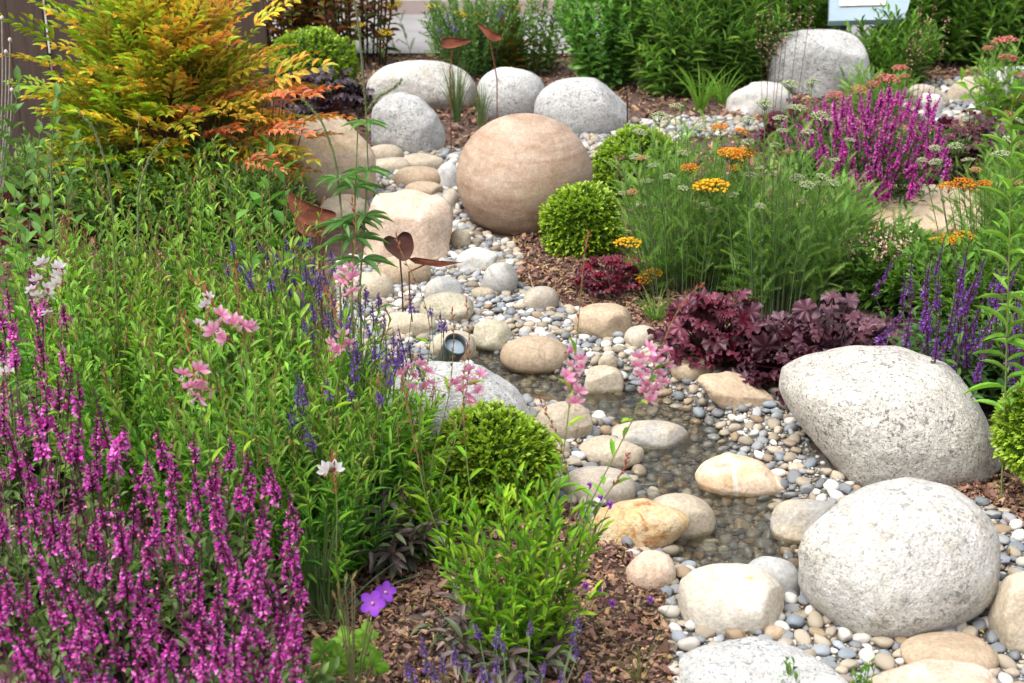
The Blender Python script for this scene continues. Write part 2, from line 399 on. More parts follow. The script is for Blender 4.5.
# ------------------------------------------------------------------ the ground
def gaxis(lo, hi, step, far):
    a = list(np.arange(lo, hi + 1e-6, step)); d = step
    left, right = [lo], [hi]
    while right[-1] < far: d *= 1.5; right.append(right[-1] + d); left.append(left[-1] - d)
    return np.array(left[:0:-1] + a + right[1:])
gx = gaxis(-2.6, 2.6, .03, 80); gy = gaxis(.9, 6.5, .03, 90)
X, Y = np.meshgrid(gx, gy); nxx, nyy = len(gx), len(gy)
def grid_faces(nx, ny):
    i = (np.arange(ny - 1)[:, None] * nx + np.arange(nx - 1)[None]).ravel()
    return np.stack([i, i + 1, i + nx + 1, i + nx], -1)
mb = MB(); mb.add(np.stack([X, Y, H(X, Y) - .006], -1).reshape(-1, 3), grid_faces(nxx, nyy)); g = mb.build('ground', 'soil'); g['kind'] = 'structure'

GRAVEL_PX = [[(440, 205), (462, 215), (480, 232), (515, 246), (522, 262), (515, 285), (560, 305), (600, 312), (650, 335), (700, 372), (785, 395), (830, 470), (900, 520), (985, 500), (1060, 560), (1090, 760), (690, 760), (672, 650), (664, 585), (630, 552), (560, 500), (530, 470), (400, 440), (350, 400), (340, 330), (335, 265), (385, 240)],
             [(330, 190), (360, 150), (400, 152), (440, 148), (480, 150), (560, 128), (640, 122), (700, 118), (750, 118), (770, 130), (700, 137), (620, 155), (480, 170), (460, 215), (380, 215)],
             [(895, 100), (925, 84), (1060, 70), (1070, 115), (980, 120), (930, 125)]]
GRAVEL = [[tuple(pt(x, y, 0)[:2]) for x, y in poly] for poly in GRAVEL_PX]
def in_gravel(x, y):
    r_ = np.zeros(np.shape(x), bool)
    for p_ in GRAVEL: r_ |= in_poly(x, y, p_)
    return r_
for gi, poly in enumerate(GRAVEL):
    xs = [p_[0] for p_ in poly]; ys = [p_[1] for p_ in poly]; st = .025 if gi == 0 else .05
    ax = np.arange(min(xs), max(xs), st); ay = np.arange(min(ys), max(ys), st); X, Y = np.meshgrid(ax, ay)
    F = grid_faces(len(ax), len(ay)); V = np.stack([X, Y, H(X, Y) - .001], -1).reshape(-1, 3)
    cen = V[F].mean(1); F = F[in_poly(cen[:, 0], cen[:, 1], poly)]
    mb = MB(); mb.add(V, F); o = mb.build('gravel_bed', 'grit'); o['kind'] = 'structure'
# water: one level sheet in the hollow of the stream
ax = np.arange(STREAM[:, 0].min() - .3, STREAM[:, 0].max() + .35, .012); ay = np.arange(STREAM[:, 1].min() - .3, STREAM[:, 1].max() + .3, .012)
X, Y = np.meshgrid(ax, ay); F = grid_faces(len(ax), len(ay)); V = np.stack([X, Y, np.full(X.shape, WATER_Z)], -1).reshape(-1, 3)
cen = V[F].mean(1); F = F[H(cen[:, 0], cen[:, 1]) < WATER_Z + .006]
mb = MB(); mb.add(V, F); o = mb.build('water', 'water'); o['kind'] = 'structure'
# paving far behind the beds
def sheet(name, x0, x1, y0, y1, z, mat):
    mb = MB(); mb.add([(x0, y0, z), (x1, y0, z), (x1, y1, z), (x0, y1, z)], np.array([[0, 1, 2, 3]])); o = mb.build(name, mat, smooth=False); o['kind'] = 'structure'
sheet('path', -30, 30, 8.75, 10.35, .02, 'paving')
mb = MB()
def box(mb, x0, x1, y0, y1, z0, z1, C=None):
    V = [(x, y, z) for z in (z0, z1) for y in (y0, y1) for x in (x0, x1)]
    mb.add(V, np.array([[0, 2, 3, 1], [4, 5, 7, 6], [0, 1, 5, 4], [2, 6, 7, 3], [0, 4, 6, 2], [1, 3, 7, 5]]), C)
box(mb, -30, 30, 10.35, 10.47, -.05, .12); o = mb.build('kerb', 'paving_pink', smooth=False); o['kind'] = 'structure'
sheet('pavement', -30, 30, 10.47, 16, .10, 'paving_pink')

# ------------------------------------------------------------------ stones
FOOT = []
def stone(name, label, cat, bb, mat, ratio=.85, lift=.4, rough=.05, facets=3, pw=2.2, yaw=0., outline=None, sub=4, seed=0, cmin=.28, group=None, cut=.9):
    x0, y0, x1, y1 = bb; r_ = np.random.default_rng(seed + int(x0 * 7 + y0))
    U, F = ico(sub); P = U / (np.abs(U) ** pw).sum(1, keepdims=True) ** (1 / pw)
    for _ in range(facets):
        n_ = r_.normal(0, 1, 3); n_ /= np.linalg.norm(n_); d_ = r_.uniform(cut - .12, cut + .02); e = P @ n_ - d_
        P = P - np.where(e > 0, e * .8, 0)[:, None] * n_
    P = P * (1 + rough * snoise(P, 2.2, int(r_.integers(1e6)), 2) + rough * .22 * snoise(P, 9, int(r_.integers(1e6)), 3))[:, None]
    cy_, sy_ = math.cos(yaw), math.sin(yaw); P = P @ np.array([[cy_, sy_, 0], [-sy_, cy_, 0], [0, 0, 1]])
    P[:, :2] /= np.abs(P[:, :2]).max(0)
    g0 = gnd((x0 + x1) / 2, y1); D = np.linalg.norm(g0 - CP); a = (x1 - x0) / 2 * D / FPX
    cx, cyy, c = g0[0], g0[1] + a * ratio * .8, a * .6; b = a * ratio
    for it in range(40):
        gz = float(H(cx, cyy)) ; V = P * [a, b, c] + [cx, cyy, gz + lift * c]
        vis = V[V[:, 2] >= H(V[:, 0], V[:, 1]) - .002]
        if len(vis) < 8: vis = V
        u, v = proj(vis); pw_ = u.max() - u.min(); ph = v.max() - v.min(); k = D / FPX
        a *= ((x1 - x0) / pw_) ** .8; cx += ((x0 + x1) / 2 - (u.max() + u.min()) / 2) * k
        cyy -= (y1 - v.max()) * k / math.sin(R(PITCH + 3)) * .6
        rr = ((y1 - y0) / ph) ** .7
        if c * rr < cmin * a: c = cmin * a; b *= rr
        elif c * rr > 1.25 * a: c = 1.25 * a; b *= rr
        else: c *= rr; b = a * ratio if b > a * ratio * .98 and b < a * ratio * 1.02 or it < 2 else b + (a * ratio - b) * .2
    V = P * [a, b, c] + [cx, cyy, gz + lift * c]
    if outline is not None:
        oc = np.array([(x0 + x1) / 2, (y0 + y1) / 2]); O = np.array(outline, float) - oc; O = np.concatenate([O[j] + (O[(j + 1) % len(O)] - O[j]) * np.linspace(0, 1, 9)[:8, None] for j in range(len(O))])
        ang = np.arctan2(O[:, 1], O[:, 0]); orad = np.hypot(O[:, 0], O[:, 1]); i = np.argsort(ang)
        angp = np.r_[ang[i] - 2 * math.pi, ang[i], ang[i] + 2 * math.pi]; radp = np.r_[orad[i]] ; radp = np.r_[radp, radp, radp]
        for _ in range(4):
            m_ = V[:, 2] >= H(V[:, 0], V[:, 1]) - .002
            u, v = proj(V); du, dv = u - oc[0], v - oc[1]; th = np.arctan2(dv, du); rr = np.hypot(du, dv)
            bins = np.linspace(-math.pi, math.pi, 37); cur = np.array([rr[m_][(th[m_] >= bins[j]) & (th[m_] < bins[j + 1])].max(initial=1) for j in range(36)])
            ctr = (bins[:-1] + bins[1:]) / 2; q0 = np.clip(np.interp(ctr, angp, radp) / np.maximum(cur, 1), .6, 1.6)
            q0 = (np.roll(q0, 1) + 2 * q0 + np.roll(q0, -1)) / 4
            q = np.interp(th, np.r_[ctr - 2 * math.pi, ctr, ctr + 2 * math.pi], np.r_[q0, q0, q0])
            q = 1 + (q - 1) * np.clip(rr / np.maximum(np.interp(th, ctr, cur), 1), 0, 1) ** .7
            # smooth transition near the middle of the silhouette
            dep = ((V - CP) @ FW)[:, None]
            V = V + ((q - 1) * du)[:, None] * dep / FPX * RT - ((q - 1) * dv)[:, None] * dep / FPX * UPV
    mb = MB(); mb.add(V, F); o = mb.build(name, mat, loc=(cx, cyy, gz))
    tag(o, label, cat, group)
    FOOT.append((cx, cyy, a * .74, b * .74))
    return o
ST = stone
ST('granite_boulder', 'largest speckled pale granite boulder, domed, beside purple heuchera and box ball', 'boulder', (775, 343, 1004, 492), 'granite', .8, .35, .025, 1, 2.3, sub=6, outline=[(775, 380), (783, 362), (805, 350), (850, 343), (900, 346), (948, 362), (975, 392), (995, 425), (1004, 455), (1001, 482), (980, 488), (900, 492), (862, 487), (843, 475), (815, 448), (785, 415)])
ST('round_boulder', 'broad whitish rounded boulder below the big granite one, brown lichen tint', 'boulder', (796, 476, 1001, 641), 'granite_lichen', .9, .45, .03, 3, 2.2, sub=6, outline=[(796, 560), (803, 530), (830, 505), (865, 485), (907, 476), (950, 484), (985, 508), (1000, 535), (1001, 575), (995, 600), (975, 622), (940, 636), (900, 641), (860, 638), (820, 618), (800, 595)])
ST('white_boulder', 'white speckled boulder behind the foreground box ball', 'boulder', (376, 357, 538, 445), 'granite_white', .7, .4, .03, 2, 2.2, sub=6, outline=[(376, 405), (392, 375), (430, 359), (480, 364), (515, 382), (532, 405), (538, 432), (530, 445), (450, 445), (390, 440)])
ST('banded_stone_ball', 'huge rosy sandstone ball with fine brown bands, among the boulders', 'stone ball', (456, 113, 593, 235), 'ball', 1.0, .75, .004, 0, 2.0, sub=6, seed=3)
ST('granite_boulder', 'long low beige granite boulder behind the others, near yellow flowers', 'boulder', (366, 60, 476, 112), 'granite_lichen', .6, .45, .04, 3, 2.3, sub=5)
ST('granite_boulder', 'white granite boulder sloping left, in front of the long beige one', 'boulder', (370, 91, 447, 155), 'granite_white', .8, .5, .03, 3, 2.1, sub=5, outline=[(370, 130), (372, 108), (385, 95), (402, 91), (420, 97), (438, 114), (447, 135), (444, 150), (425, 155), (395, 153), (372, 148)])
ST('granite_boulder', 'small upright grey granite boulder above the stone ball', 'boulder', (477, 67, 546, 122), 'granite_grey', .85, .6, .03, 2, 2.1, sub=5)
ST('granite_boulder', 'pale grey granite boulder up and right of the stone ball', 'boulder', (534, 77, 629, 136), 'granite_grey', .75, .5, .03, 3, 2.3, sub=5)
ST('flat_topped_boulder', 'big flat-topped grey boulder farthest back, before the dark shrubs', 'boulder', (762, 29, 876, 96), 'granite_grey', .7, .5, .02, 2, 4.0, sub=5, cut=1.05, outline=[(762, 70), (765, 45), (775, 34), (795, 29), (840, 29), (858, 36), (868, 52), (874, 75), (875, 92), (820, 96), (764, 92)])
ST('white_rock', 'low white rock half sunk beside the flat-topped boulder', 'rock', (725, 80, 794, 114), 'white', .6, .3, .06, 4, 2.5, outline=[(725, 100), (735, 90), (760, 81), (780, 82), (793, 95), (792, 112), (740, 114), (726, 112)])
ST('edging_rock', 'pale rough edging rock behind the magenta salvia', 'rock', (905, 84, 950, 108), 'grey_beige', .6, .3, .08, 5, 3)
ST('edging_rock', 'small white block of rock behind the magenta salvia tips', 'rock', (917, 93, 943, 112), 'white', .6, .4, .06, 5, 3)
ST('edging_rock', 'beige edging rock under the salmon yarrow, far side', 'rock', (946, 76, 1002, 104), 'cream', .6, .3, .08, 5, 3)
ST('edging_rock', 'grey flat edging rock at the far right corner', 'rock', (980, 66, 1040, 98), 'grey_pale', .6, .3, .08, 5, 3)
ST('flagstone', 'sandy flagstone lying below the magenta salvia clump', 'flagstone', (852, 184, 985, 232), 'tan_band', 1.0, .2, .03, 5, 3.2, cmin=.12)
ST('sandstone_boulder', 'tall ochre sandstone boulder behind the orange sprigs', 'boulder', (283, 114, 376, 204), 'tan_band', .8, .5, .05, 5, 2.6, sub=5)
ST('pink_boulder', 'blocky pink-beige boulder with a white corner, by the dark heart ornament', 'boulder', (364, 189, 454, 264), 'pink_beige', .75, .35, .05, 6, 2.8, sub=5, outline=[(364, 250), (366, 215), (376, 193), (410, 189), (444, 196), (454, 211), (452, 235), (450, 256), (430, 264), (390, 264), (366, 262)])
ST('river_stone', 'pale cream slab wedged under the ochre boulder', 'stone', (318, 194, 372, 228), 'cream', .8, .3, .05)
ST('river_stone', 'pale stone against the white sloping granite boulder', 'stone', (366, 144, 404, 163), 'cream', .8, .4, .05)
ST('river_stone', 'cream slab under the white sloping boulder', 'stone', (371, 157, 410, 174), 'cream', .8, .4, .05, 4, 2.6)
ST('river_stone', 'smooth tan oval stone right of the cream slabs', 'stone', (394, 166, 444, 189), 'tan', .7, .5, .04)
ST('river_stone', 'long flat tan stone laid across the tan ovals', 'stone', (400, 153, 446, 172), 'cream', .7, .5, .06, 5)
ST('river_stone', 'tan stone on top of the pink-beige boulder', 'stone', (404, 181, 444, 198), 'tan', .8, .5, .05)
ST('river_stone', 'brown-grey stone pressed against the stone ball', 'stone', (441, 189, 459, 210), 'grey_beige', .8, .5, .05)
ST('river_stone', 'grey stone tucked left of the stone ball', 'stone', (436, 162, 462, 190), 'grey_pale', .8, .4, .06)
ST('river_stone', 'tan stone lowest in front of the pink-beige boulder', 'stone', (377, 254, 431, 286), 'tan', .7, .45, .04, 4)
ST('river_stone', 'cream stone beside purple lavender heads', 'stone', (340, 272, 394, 302), 'cream', .7, .4, .05)
ST('river_stone', 'round flat grey stone leaning on the mottled one', 'stone', (424, 276, 463, 303), 'grey', .8, .5, .03)
ST('river_stone', 'mottled beige stone with green tinge, by the round grey one', 'stone', (419, 292, 474, 324), 'mottled', .75, .4, .06)
ST('white_rock', 'bright white rock in the gravel by the mulch edge', 'rock', (456, 247, 498, 273), 'white', .7, .45, .07, 5)
ST('river_stone', 'round grey stone with a yellow patch at the mulch edge', 'stone', (483, 262, 518, 295), 'grey', .9, .6, .04)
ST('river_stone', 'small oval stone under the grey one with a yellow patch', 'stone', (471, 287, 495, 300), 'cream', .7, .5, .05)
ST('river_stone', 'smooth grey-brown dome alone where gravel meets mulch', 'stone', (523, 286, 559, 312), 'grey_beige', .8, .5, .03)
ST('river_stone', 'narrow cream stone on the gravel under the stone ball', 'stone', (450, 229, 471, 249), 'cream', .9, .5, .05)
ST('river_stone', 'pale stone row between lavender and round grey stone', 'stone', (378, 312, 436, 338), 'cream', .7, .4, .06, 5)
ST('river_stone', 'pale beige stone behind the garden spotlight', 'stone', (430, 330, 476, 362), 'cream', .7, .45, .05)
ST('river_stone', 'greenish mottled stone at the top end of the water', 'stone', (472, 319, 513, 354), 'mottled', .8, .45, .07, 4, 2.5)
ST('river_stone', 'smooth tan egg-shaped stone standing in the water edge', 'stone', (500, 335, 570, 377), 'tan', .75, .45, .02, 1, 2.1, sub=5)
ST('river_stone', 'broad tan stone at the foot of the green yarrow', 'stone', (574, 303, 632, 340), 'tan', .75, .4, .05, 5, 2.5, sub=5)
ST('river_stone', 'grey-brown dome beside the broad tan stone', 'stone', (624, 325, 658, 350), 'grey_beige', .8, .5, .03)
ST('river_stone', 'cream stone behind the pink gaura flowers', 'stone', (638, 342, 684, 367), 'cream', .7, .45, .04)
ST('river_stone', 'tan stone under the purple heuchera leaves', 'stone', (670, 357, 712, 382), 'tan', .7, .5, .04)
ST('river_stone', 'angular tan stone with a grey broken edge by the gravel bank', 'stone', (694, 371, 776, 411), 'tan', .65, .4, .03, 5, 2.7, sub=5, outline=[(694, 378), (705, 372), (730, 371), (752, 377), (770, 392), (776, 402), (770, 408), (735, 411), (722, 409), (708, 398)])
ST('block_stone', 'squarish beige stone in mid stream', 'stone', (583, 365, 624, 404), 'cream', .75, .4, .03, 6, 3.2, sub=5)
ST('river_stone', 'small lump of stone resting behind the squarish block', 'stone', (598, 354, 618, 372), 'cream', .8, .7, .06)
ST('river_stone', 'pale stone right of the white boulder, in the water', 'stone', (535, 401, 593, 442), 'cream', .75, .35, .04, sub=5)
ST('river_stone', 'flat wet stone just above the pale one', 'stone', (524, 394, 562, 407), 'tan', .8, .2, .04, cmin=.15)
ST('river_stone', 'long stone, tan above and grey below, mid stream', 'stone', (609, 420, 690, 458), 'tan_grey', .6, .4, .03, 4, 2.4, sub=5)
ST('river_stone', 'rounded beige stone below the long two-toned one', 'stone', (578, 435, 644, 470), 'cream', .65, .4, .03, 3, sub=5)
ST('river_stone', 'beige stone behind the rusty quartz boulder', 'stone', (560, 466, 636, 506), 'grey_beige', .7, .4, .03, 3, sub=5)
ST('white_rock', 'smooth off-white stone behind the rusty quartz boulder', 'stone', (640, 493, 716, 547), 'cream', .8, .35, .03, 3, sub=5)
ST('quartz_boulder', 'rust and orange stained quartz boulder at the mulch edge', 'boulder', (588, 498, 692, 553), 'rust_quartz', .6, .4, .05, 5, 2.5, sub=6, outline=[(588, 522), (596, 508), (620, 500), (645, 498), (680, 507), (692, 520), (685, 535), (668, 548), (640, 553), (605, 550), (592, 540)])
ST('river_stone', 'brown and white marbled oval stone at the right of the water', 'stone', (694, 451, 791, 504), 'brown_white', .65, .42, .02, 2, 2.2, sub=6, outline=[(694, 472), (705, 458), (728, 451), (760, 460), (785, 478), (791, 488), (780, 498), (750, 504), (712, 500), (698, 492)])
ST('river_stone', 'small pale pebble stone before the quartz boulder', 'stone', (697, 543, 718, 557), 'grey_pale', .8, .5, .04)
ST('river_stone', 'half-buried pinkish stone between quartz boulder and bark', 'stone', (626, 550, 676, 591), 'pink_beige', .9, .25, .03, 2, 2.3)
ST('cream_boulder', 'cream boulder with an orange streak, near the bottom of the water', 'boulder', (678, 563, 784, 636), 'cream_rust', .8, .38, .04, 5, 2.5, sub=6)
ST('river_stone', 'smooth light grey stone left of the broad round boulder', 'stone', (740, 556, 801, 604), 'grey_pale', .8, .4, .03, 3, sub=5)
ST('river_stone', 'ochre stone above the broad round boulder, at the water', 'stone', (770, 499, 845, 548), 'tan_grey', .7, .4, .05, 6, 2.6, sub=5)
ST('cream_boulder', 'big cream boulder cut by the right edge', 'boulder', (986, 570, 1080, 656), 'cream', .8, .4, .04, 5, 2.4, sub=5)
ST('river_stone', 'rough tan stone under the broad round boulder', 'stone', (900, 631, 999, 682), 'tan', .7, .3, .05, 6, 2.4, sub=5)
ST('river_stone', 'long pinkish slab at the very bottom edge', 'stone', (864, 659, 1000, 712), 'pink_beige', .6, .3, .03, 4, 2.7, sub=5)
ST('white_boulder', 'white boulder cut by the bottom edge beside the bark', 'boulder', (676, 635, 862, 730), 'granite_white', .7, .35, .03, 3, 2.3, sub=6, outline=[(676, 665), (682, 650), (705, 640), (755, 635), (800, 647), (840, 668), (860, 690), (862, 720), (760, 730), (690, 722)])
ST('river_stone', 'small ochre stone touching the orange-streaked cream boulder', 'stone', (764, 625, 786, 641), 'tan', .8, .5, .04)
ST('river_stone', 'small cream stone right of the foreground box ball', 'stone', (545, 438, 570, 458), 'cream', .8, .5, .04)
ST('river_stone', 'small tan stone between the marbled oval and the gravel', 'stone', (788, 462, 806, 474), 'cream', .8, .5, .04)

# ------------------------------------------------------------------ pebbles
PEB_COL = {'grey': [(.24, .245, .25), (.18, .19, .2), (.30, .305, .31)], 'pale': [(.52, .48, .42), (.58, .56, .52)], 'tan': [(.40, .34, .26), (.33, .28, .21)],
           'blue-grey': [(.22, .25, .28), (.29, .315, .34)], 'brown': [(.24, .19, .14), (.30, .22, .14)]}
FT = np.array(FOOT)
def clear_of(x, y, m=1.0):
    d = ((x[:, None] - FT[None, :, 0]) / (FT[None, :, 2] * m)) ** 2 + ((y[:, None] - FT[None, :, 1]) / (FT[None, :, 3] * m)) ** 2
    return d.min(1) > 1
def peb_shape(sub, seed):
    U, F = ico(sub); r_ = np.random.default_rng(seed); P = U.copy()
    for _ in range(5):
        n_ = r_.normal(0, 1, 3); n_ /= np.linalg.norm(n_); e = P @ n_ - r_.uniform(.62, .9); P = P - np.where(e > 0, e * .9, 0)[:, None] * n_
    P = P * (1 + .11 * snoise(P, 2.3, seed, 2))[:, None]
    return (P, [F], None)
def scatter(poly, dens, rmin, rmax, pack):
    """dart throwing, big ones first: (x, y, r)"""
    xs = [p_[0] for p_ in poly]; ys = [p_[1] for p_ in poly]; x0, x1, y0, y1 = min(xs), max(xs), min(ys), max(ys)
    n = int(dens * (x1 - x0) * (y1 - y0))
    x = rng.uniform(x0, x1, n); y = rng.uniform(y0, y1, n); k = in_poly(x, y, poly) & clear_of(x, y); x, y = x[k], y[k]
    u, v = proj(np.c_[x, y, np.zeros(len(x))]); k = (u > -60) & (u < 1084) & (v < 760); x, y = x[k], y[k]
    r = rmin + (rmax - rmin) * rng.random(len(x)) ** 3.2; i = np.argsort(-r); x, y, r = x[i], y[i], r[i]
    cell = {}; cs = rmax * 2; keep = []
    for j in range(len(x)):
        cx, cy = int(x[j] // cs), int(y[j] // cs); ok = True
        for a in (-1, 0, 1):
            for b in (-1, 0, 1):
                for q in cell.get((cx + a, cy + b), ()):
                    if (x[q] - x[j]) ** 2 + (y[q] - y[j]) ** 2 < (pack * (r[q] + r[j])) ** 2: ok = False; break
                if not ok: break
            if not ok: break
        if ok: cell.setdefault((cx, cy), []).append(j); keep.append(j)
    return x[keep], y[keep], r[keep]
PX, PY, PR = [], [], []
for gi, poly in enumerate(GRAVEL):
    a, b, c = scatter(poly, (60000, 9000, 9000)[gi], (.0036, .008, .009)[gi], (.020, .025, .028)[gi], .80); PX.append(a); PY.append(b); PR.append(c)
PX, PY, PR = map(np.concatenate, (PX, PY, PR))
PZ = H(PX, PY); dist = np.hypot(PX, PY)
seen = PR / dist
uu, vv = proj(np.c_[PX, PY, PZ]); fr = (uu > 8) & (uu < 1016) & (vv < 675) & (vv > 8); fr &= ~((uu < 425) & (vv > 290))
order = np.argsort(-(seen * fr)); big = order[:300]; rest = order[300:]
kinds = list(PEB_COL); kw = [.30, .22, .30, .10, .08]
wet = PZ < WATER_Z
KI = rng.choice(len(kinds), len(PX), p=kw); KI[wet] = rng.choice(len(kinds), wet.sum(), p=[.42, .12, .2, .16, .10])
yaw = rng.uniform(0, 6.28, len(PX)); asp = rng.uniform(.6, 1., len(PX)); flat = rng.uniform(.45, .75, len(PX))
def rotm(yaw, tx, ty):
    n = len(yaw); c, s = np.cos(yaw), np.sin(yaw); z = np.zeros(n); o = np.ones(n)
    Rz = np.stack([np.stack([c, -s, z], -1), np.stack([s, c, z], -1), np.stack([z, z, o], -1)], 1)
    c, s = np.cos(tx), np.sin(tx); Rx = np.stack([np.stack([o, z, z], -1), np.stack([z, c, -s], -1), np.stack([z, s, c], -1)], 1)
    return np.einsum('nij,njk->nik', Rx, Rz)
RM = rotm(yaw, rng.normal(0, .25, len(PX)), None)
PM = scl(RM, PR * 1.12, PR * asp, PR * flat)
SH2 = [peb_shape(2, s) for s in range(8)]; SH1 = [peb_shape(1, s + 20) for s in range(8)]; SH3 = [peb_shape(3, s) for s in range(5)]
zoff = PR * flat * rng.uniform(.25, .8, len(PX))
mb = MB()
near = np.array([PR[i] / dist[i] > .0028 for i in rest])
for shp, sel in ((SH2, rest[near]), (SH1, rest[~near])):
    g_ = rng.integers(0, len(shp), len(sel))
    for j, T in enumerate(shp):
        s_ = sel[g_ == j]; cc = np.array([np.array(PEB_COL[kinds[KI[i]]][i % len(PEB_COL[kinds[KI[i]]])]) for i in s_]).reshape(-1, 3) * rng.uniform(.8, 1.2, (len(s_), 1))
        mb.inst(T, PM[s_], np.c_[PX[s_], PY[s_], PZ[s_] + zoff[s_]], cc)
# a second, deeper layer of fine grit so that no bare sheet shows between pebbles
x, y = [], []
for gi, poly in enumerate(GRAVEL[:2]):
    xs = [p_[0] for p_ in poly]; ys = [p_[1] for p_ in poly]; n = (16000, 5000)[gi]
    a = rng.uniform(min(xs), max(xs), n); b = rng.uniform(min(ys), max(ys), n); k = in_poly(a, b, poly); x.append(a[k]); y.append(b[k])
x = np.concatenate(x); y = np.concatenate(y); r_ = rng.uniform(.003, .007, len(x)) * np.clip(np.hypot(x, y) / 3, 1, 2)
mb.inst(SH1[0], scl(rotm(rng.uniform(0, 6.28, len(x)), rng.normal(0, .4, len(x)), None), r_ * 1.2, r_, r_ * .7), np.c_[x, y, H(x, y) + .001], cjit(len(x), [(.3, .3, .3), (.4, .36, .3), (.2, .18, .16), (.5, .48, .45)], .15))
o = mb.build('gravel', 'gravel'); tag(o, 'mixed small grey and tan gravel filling the stream bed', 'gravel', kind='stuff')
pm = {}
for k in kinds:
    for j, T in enumerate(SH3):
        for q, c in enumerate(PEB_COL[k]):
            mb = MB(); mb.add(T[0], T[1], c); pm[(k, j, q)] = only_mesh(mb.build('pebble', 'gravel'))
for i in big:
    k = kinds[KI[i]]; me = pm[(k, int(rng.integers(5)), int(i) % len(PEB_COL[k]))]
    o = bpy.data.objects.new('pebble', me); COL.objects.link(o)
    from mathutils import Matrix
    mm = Matrix([[*[float(q) for q in PM[i][r_]], 0] for r_ in range(3)] + [[0, 0, 0, 1]]); mm.translation = (PX[i], PY[i], PZ[i] + zoff[i]); o.matrix_world = mm
    w_ = bool(wet[i])
    tag(o, ('small %s pebble under the clear shallow water' if w_ else 'small smooth %s pebble loose on the dry gravel') % k, 'pebble', ('%s pebbles under water' if w_ else '%s pebbles on the gravel') % k)

# ------------------------------------------------------------------ bark mulch
ch = []
for s in range(5):
    r_ = np.random.default_rng(s + 50); n = 6; an = np.sort(r_.uniform(0, 6.28, n)); rad = r_.uniform(.65, 1, n)
    top = np.c_[np.cos(an) * rad, np.sin(an) * rad * .6, .12 + r_.normal(0, .1, n)]; bot = top * [1, 1, 1] - [0, 0, .22]
    V = np.r_[top, bot]; F4 = np.array([(i, (i + 1) % n, n + (i + 1) % n, n + i) for i in range(n)]); F6 = np.array([list(range(n))])
    ch.append((V, [F4[:, ::-1], F6], None))
BARK = [(.18, .095, .07), (.13, .07, .052), (.24, .14, .105), (.30, .19, .14), (.09, .05, .038), (.34, .20, .12), (.42, .27, .14)]
def mulch(poly_px, n, size, label):
    P_ = [tuple(pt(a, b, 0)[:2]) for a, b in poly_px]; xs = [p_[0] for p_ in P_]; ys = [p_[1] for p_ in P_]
    x = rng.uniform(min(xs), max(xs), n * 3); y = rng.uniform(min(ys), max(ys), n * 3)
    gr = in_gravel(x, y); k = in_poly(x, y, P_) & ~(gr & (rng.random(len(x)) > .03)) & clear_of(x, y, .98); x, y = x[k][:n], y[k][:n]; m = len(x)
    mb = MB(); s_ = size * rng.lognormal(0, .4, m); Mx = frames(nrm(np.c_[rng.normal(0, 1, (m, 2)), rng.normal(0, .35, m)]), rng.normal(0, .5, m)); Mx = scl(Mx, s_ * .9, s_, s_ * .8)
    P3 = np.c_[x, y, H(x, y) + rng.uniform(0, .016, m)]; C = cjit(m, BARK, .18); g_ = rng.integers(0, 5, m)
    for j in range(5): mb.inst(ch[j], Mx[g_ == j], P3[g_ == j], C[g_ == j])
    o = mb.build('bark_mulch', 'bark', smooth=False); tag(o, label, 'mulch', kind='stuff')
mulch([(240, 560), (300, 470), (560, 500), (640, 545), (672, 600), (690, 680), (700, 780), (150, 780)], 15000, .0085, 'reddish brown bark mulch in front of the rusty quartz boulder')
mulch([(505, 230), (600, 225), (700, 240), (760, 300), (700, 370), (640, 330), (560, 310), (515, 280), (520, 250)], 7000, .010, 'brown bark mulch below the stone ball')
mulch([(900, 470), (1100, 430), (1150, 620), (1060, 600), (985, 600), (960, 500)], 5000, .009, 'brown bark mulch beside the largest granite boulder')
mulch([(280, 60), (400, 40), (780, 55), (1100, 30), (1100, 240), (620, 240), (600, 160), (440, 160), (280, 190)], 16000, .016, 'bark mulch among the far boulders and shrubs')
mulch([(-100, 200), (280, 190), (350, 330), (300, 700), (-100, 760)], 7000, .012, 'bark mulch hidden under the left planting')

mb = MB(); n = 420
x = rng.uniform(-.6, 1.9, n); y = rng.uniform(2.1, 5.2, n); k = clear_of(x, y, 1.15) & (H(x, y) > -.02); x, y = x[k], y[k]; n = len(x)
mb.inst(LEAF2, scl(frames(nrm(np.c_[rng.normal(0, 1, (n, 2)), rng.normal(0, .2, n)]), rng.normal(0, .5, n)), .006, .016, .016), np.c_[x, y, H(x, y) + .016], cjit(n, [(.30, .17, .06), (.22, .12, .05), (.42, .28, .08), (.2, .25, .06), (.55, .25, .4)], .15, [.35, .25, .15, .15, .10]))
o = mb.build('leaf_litter', 'leaf'); tag(o, 'fallen brown leaves and petals strewn over gravel and bark', 'leaf litter', kind='stuff')
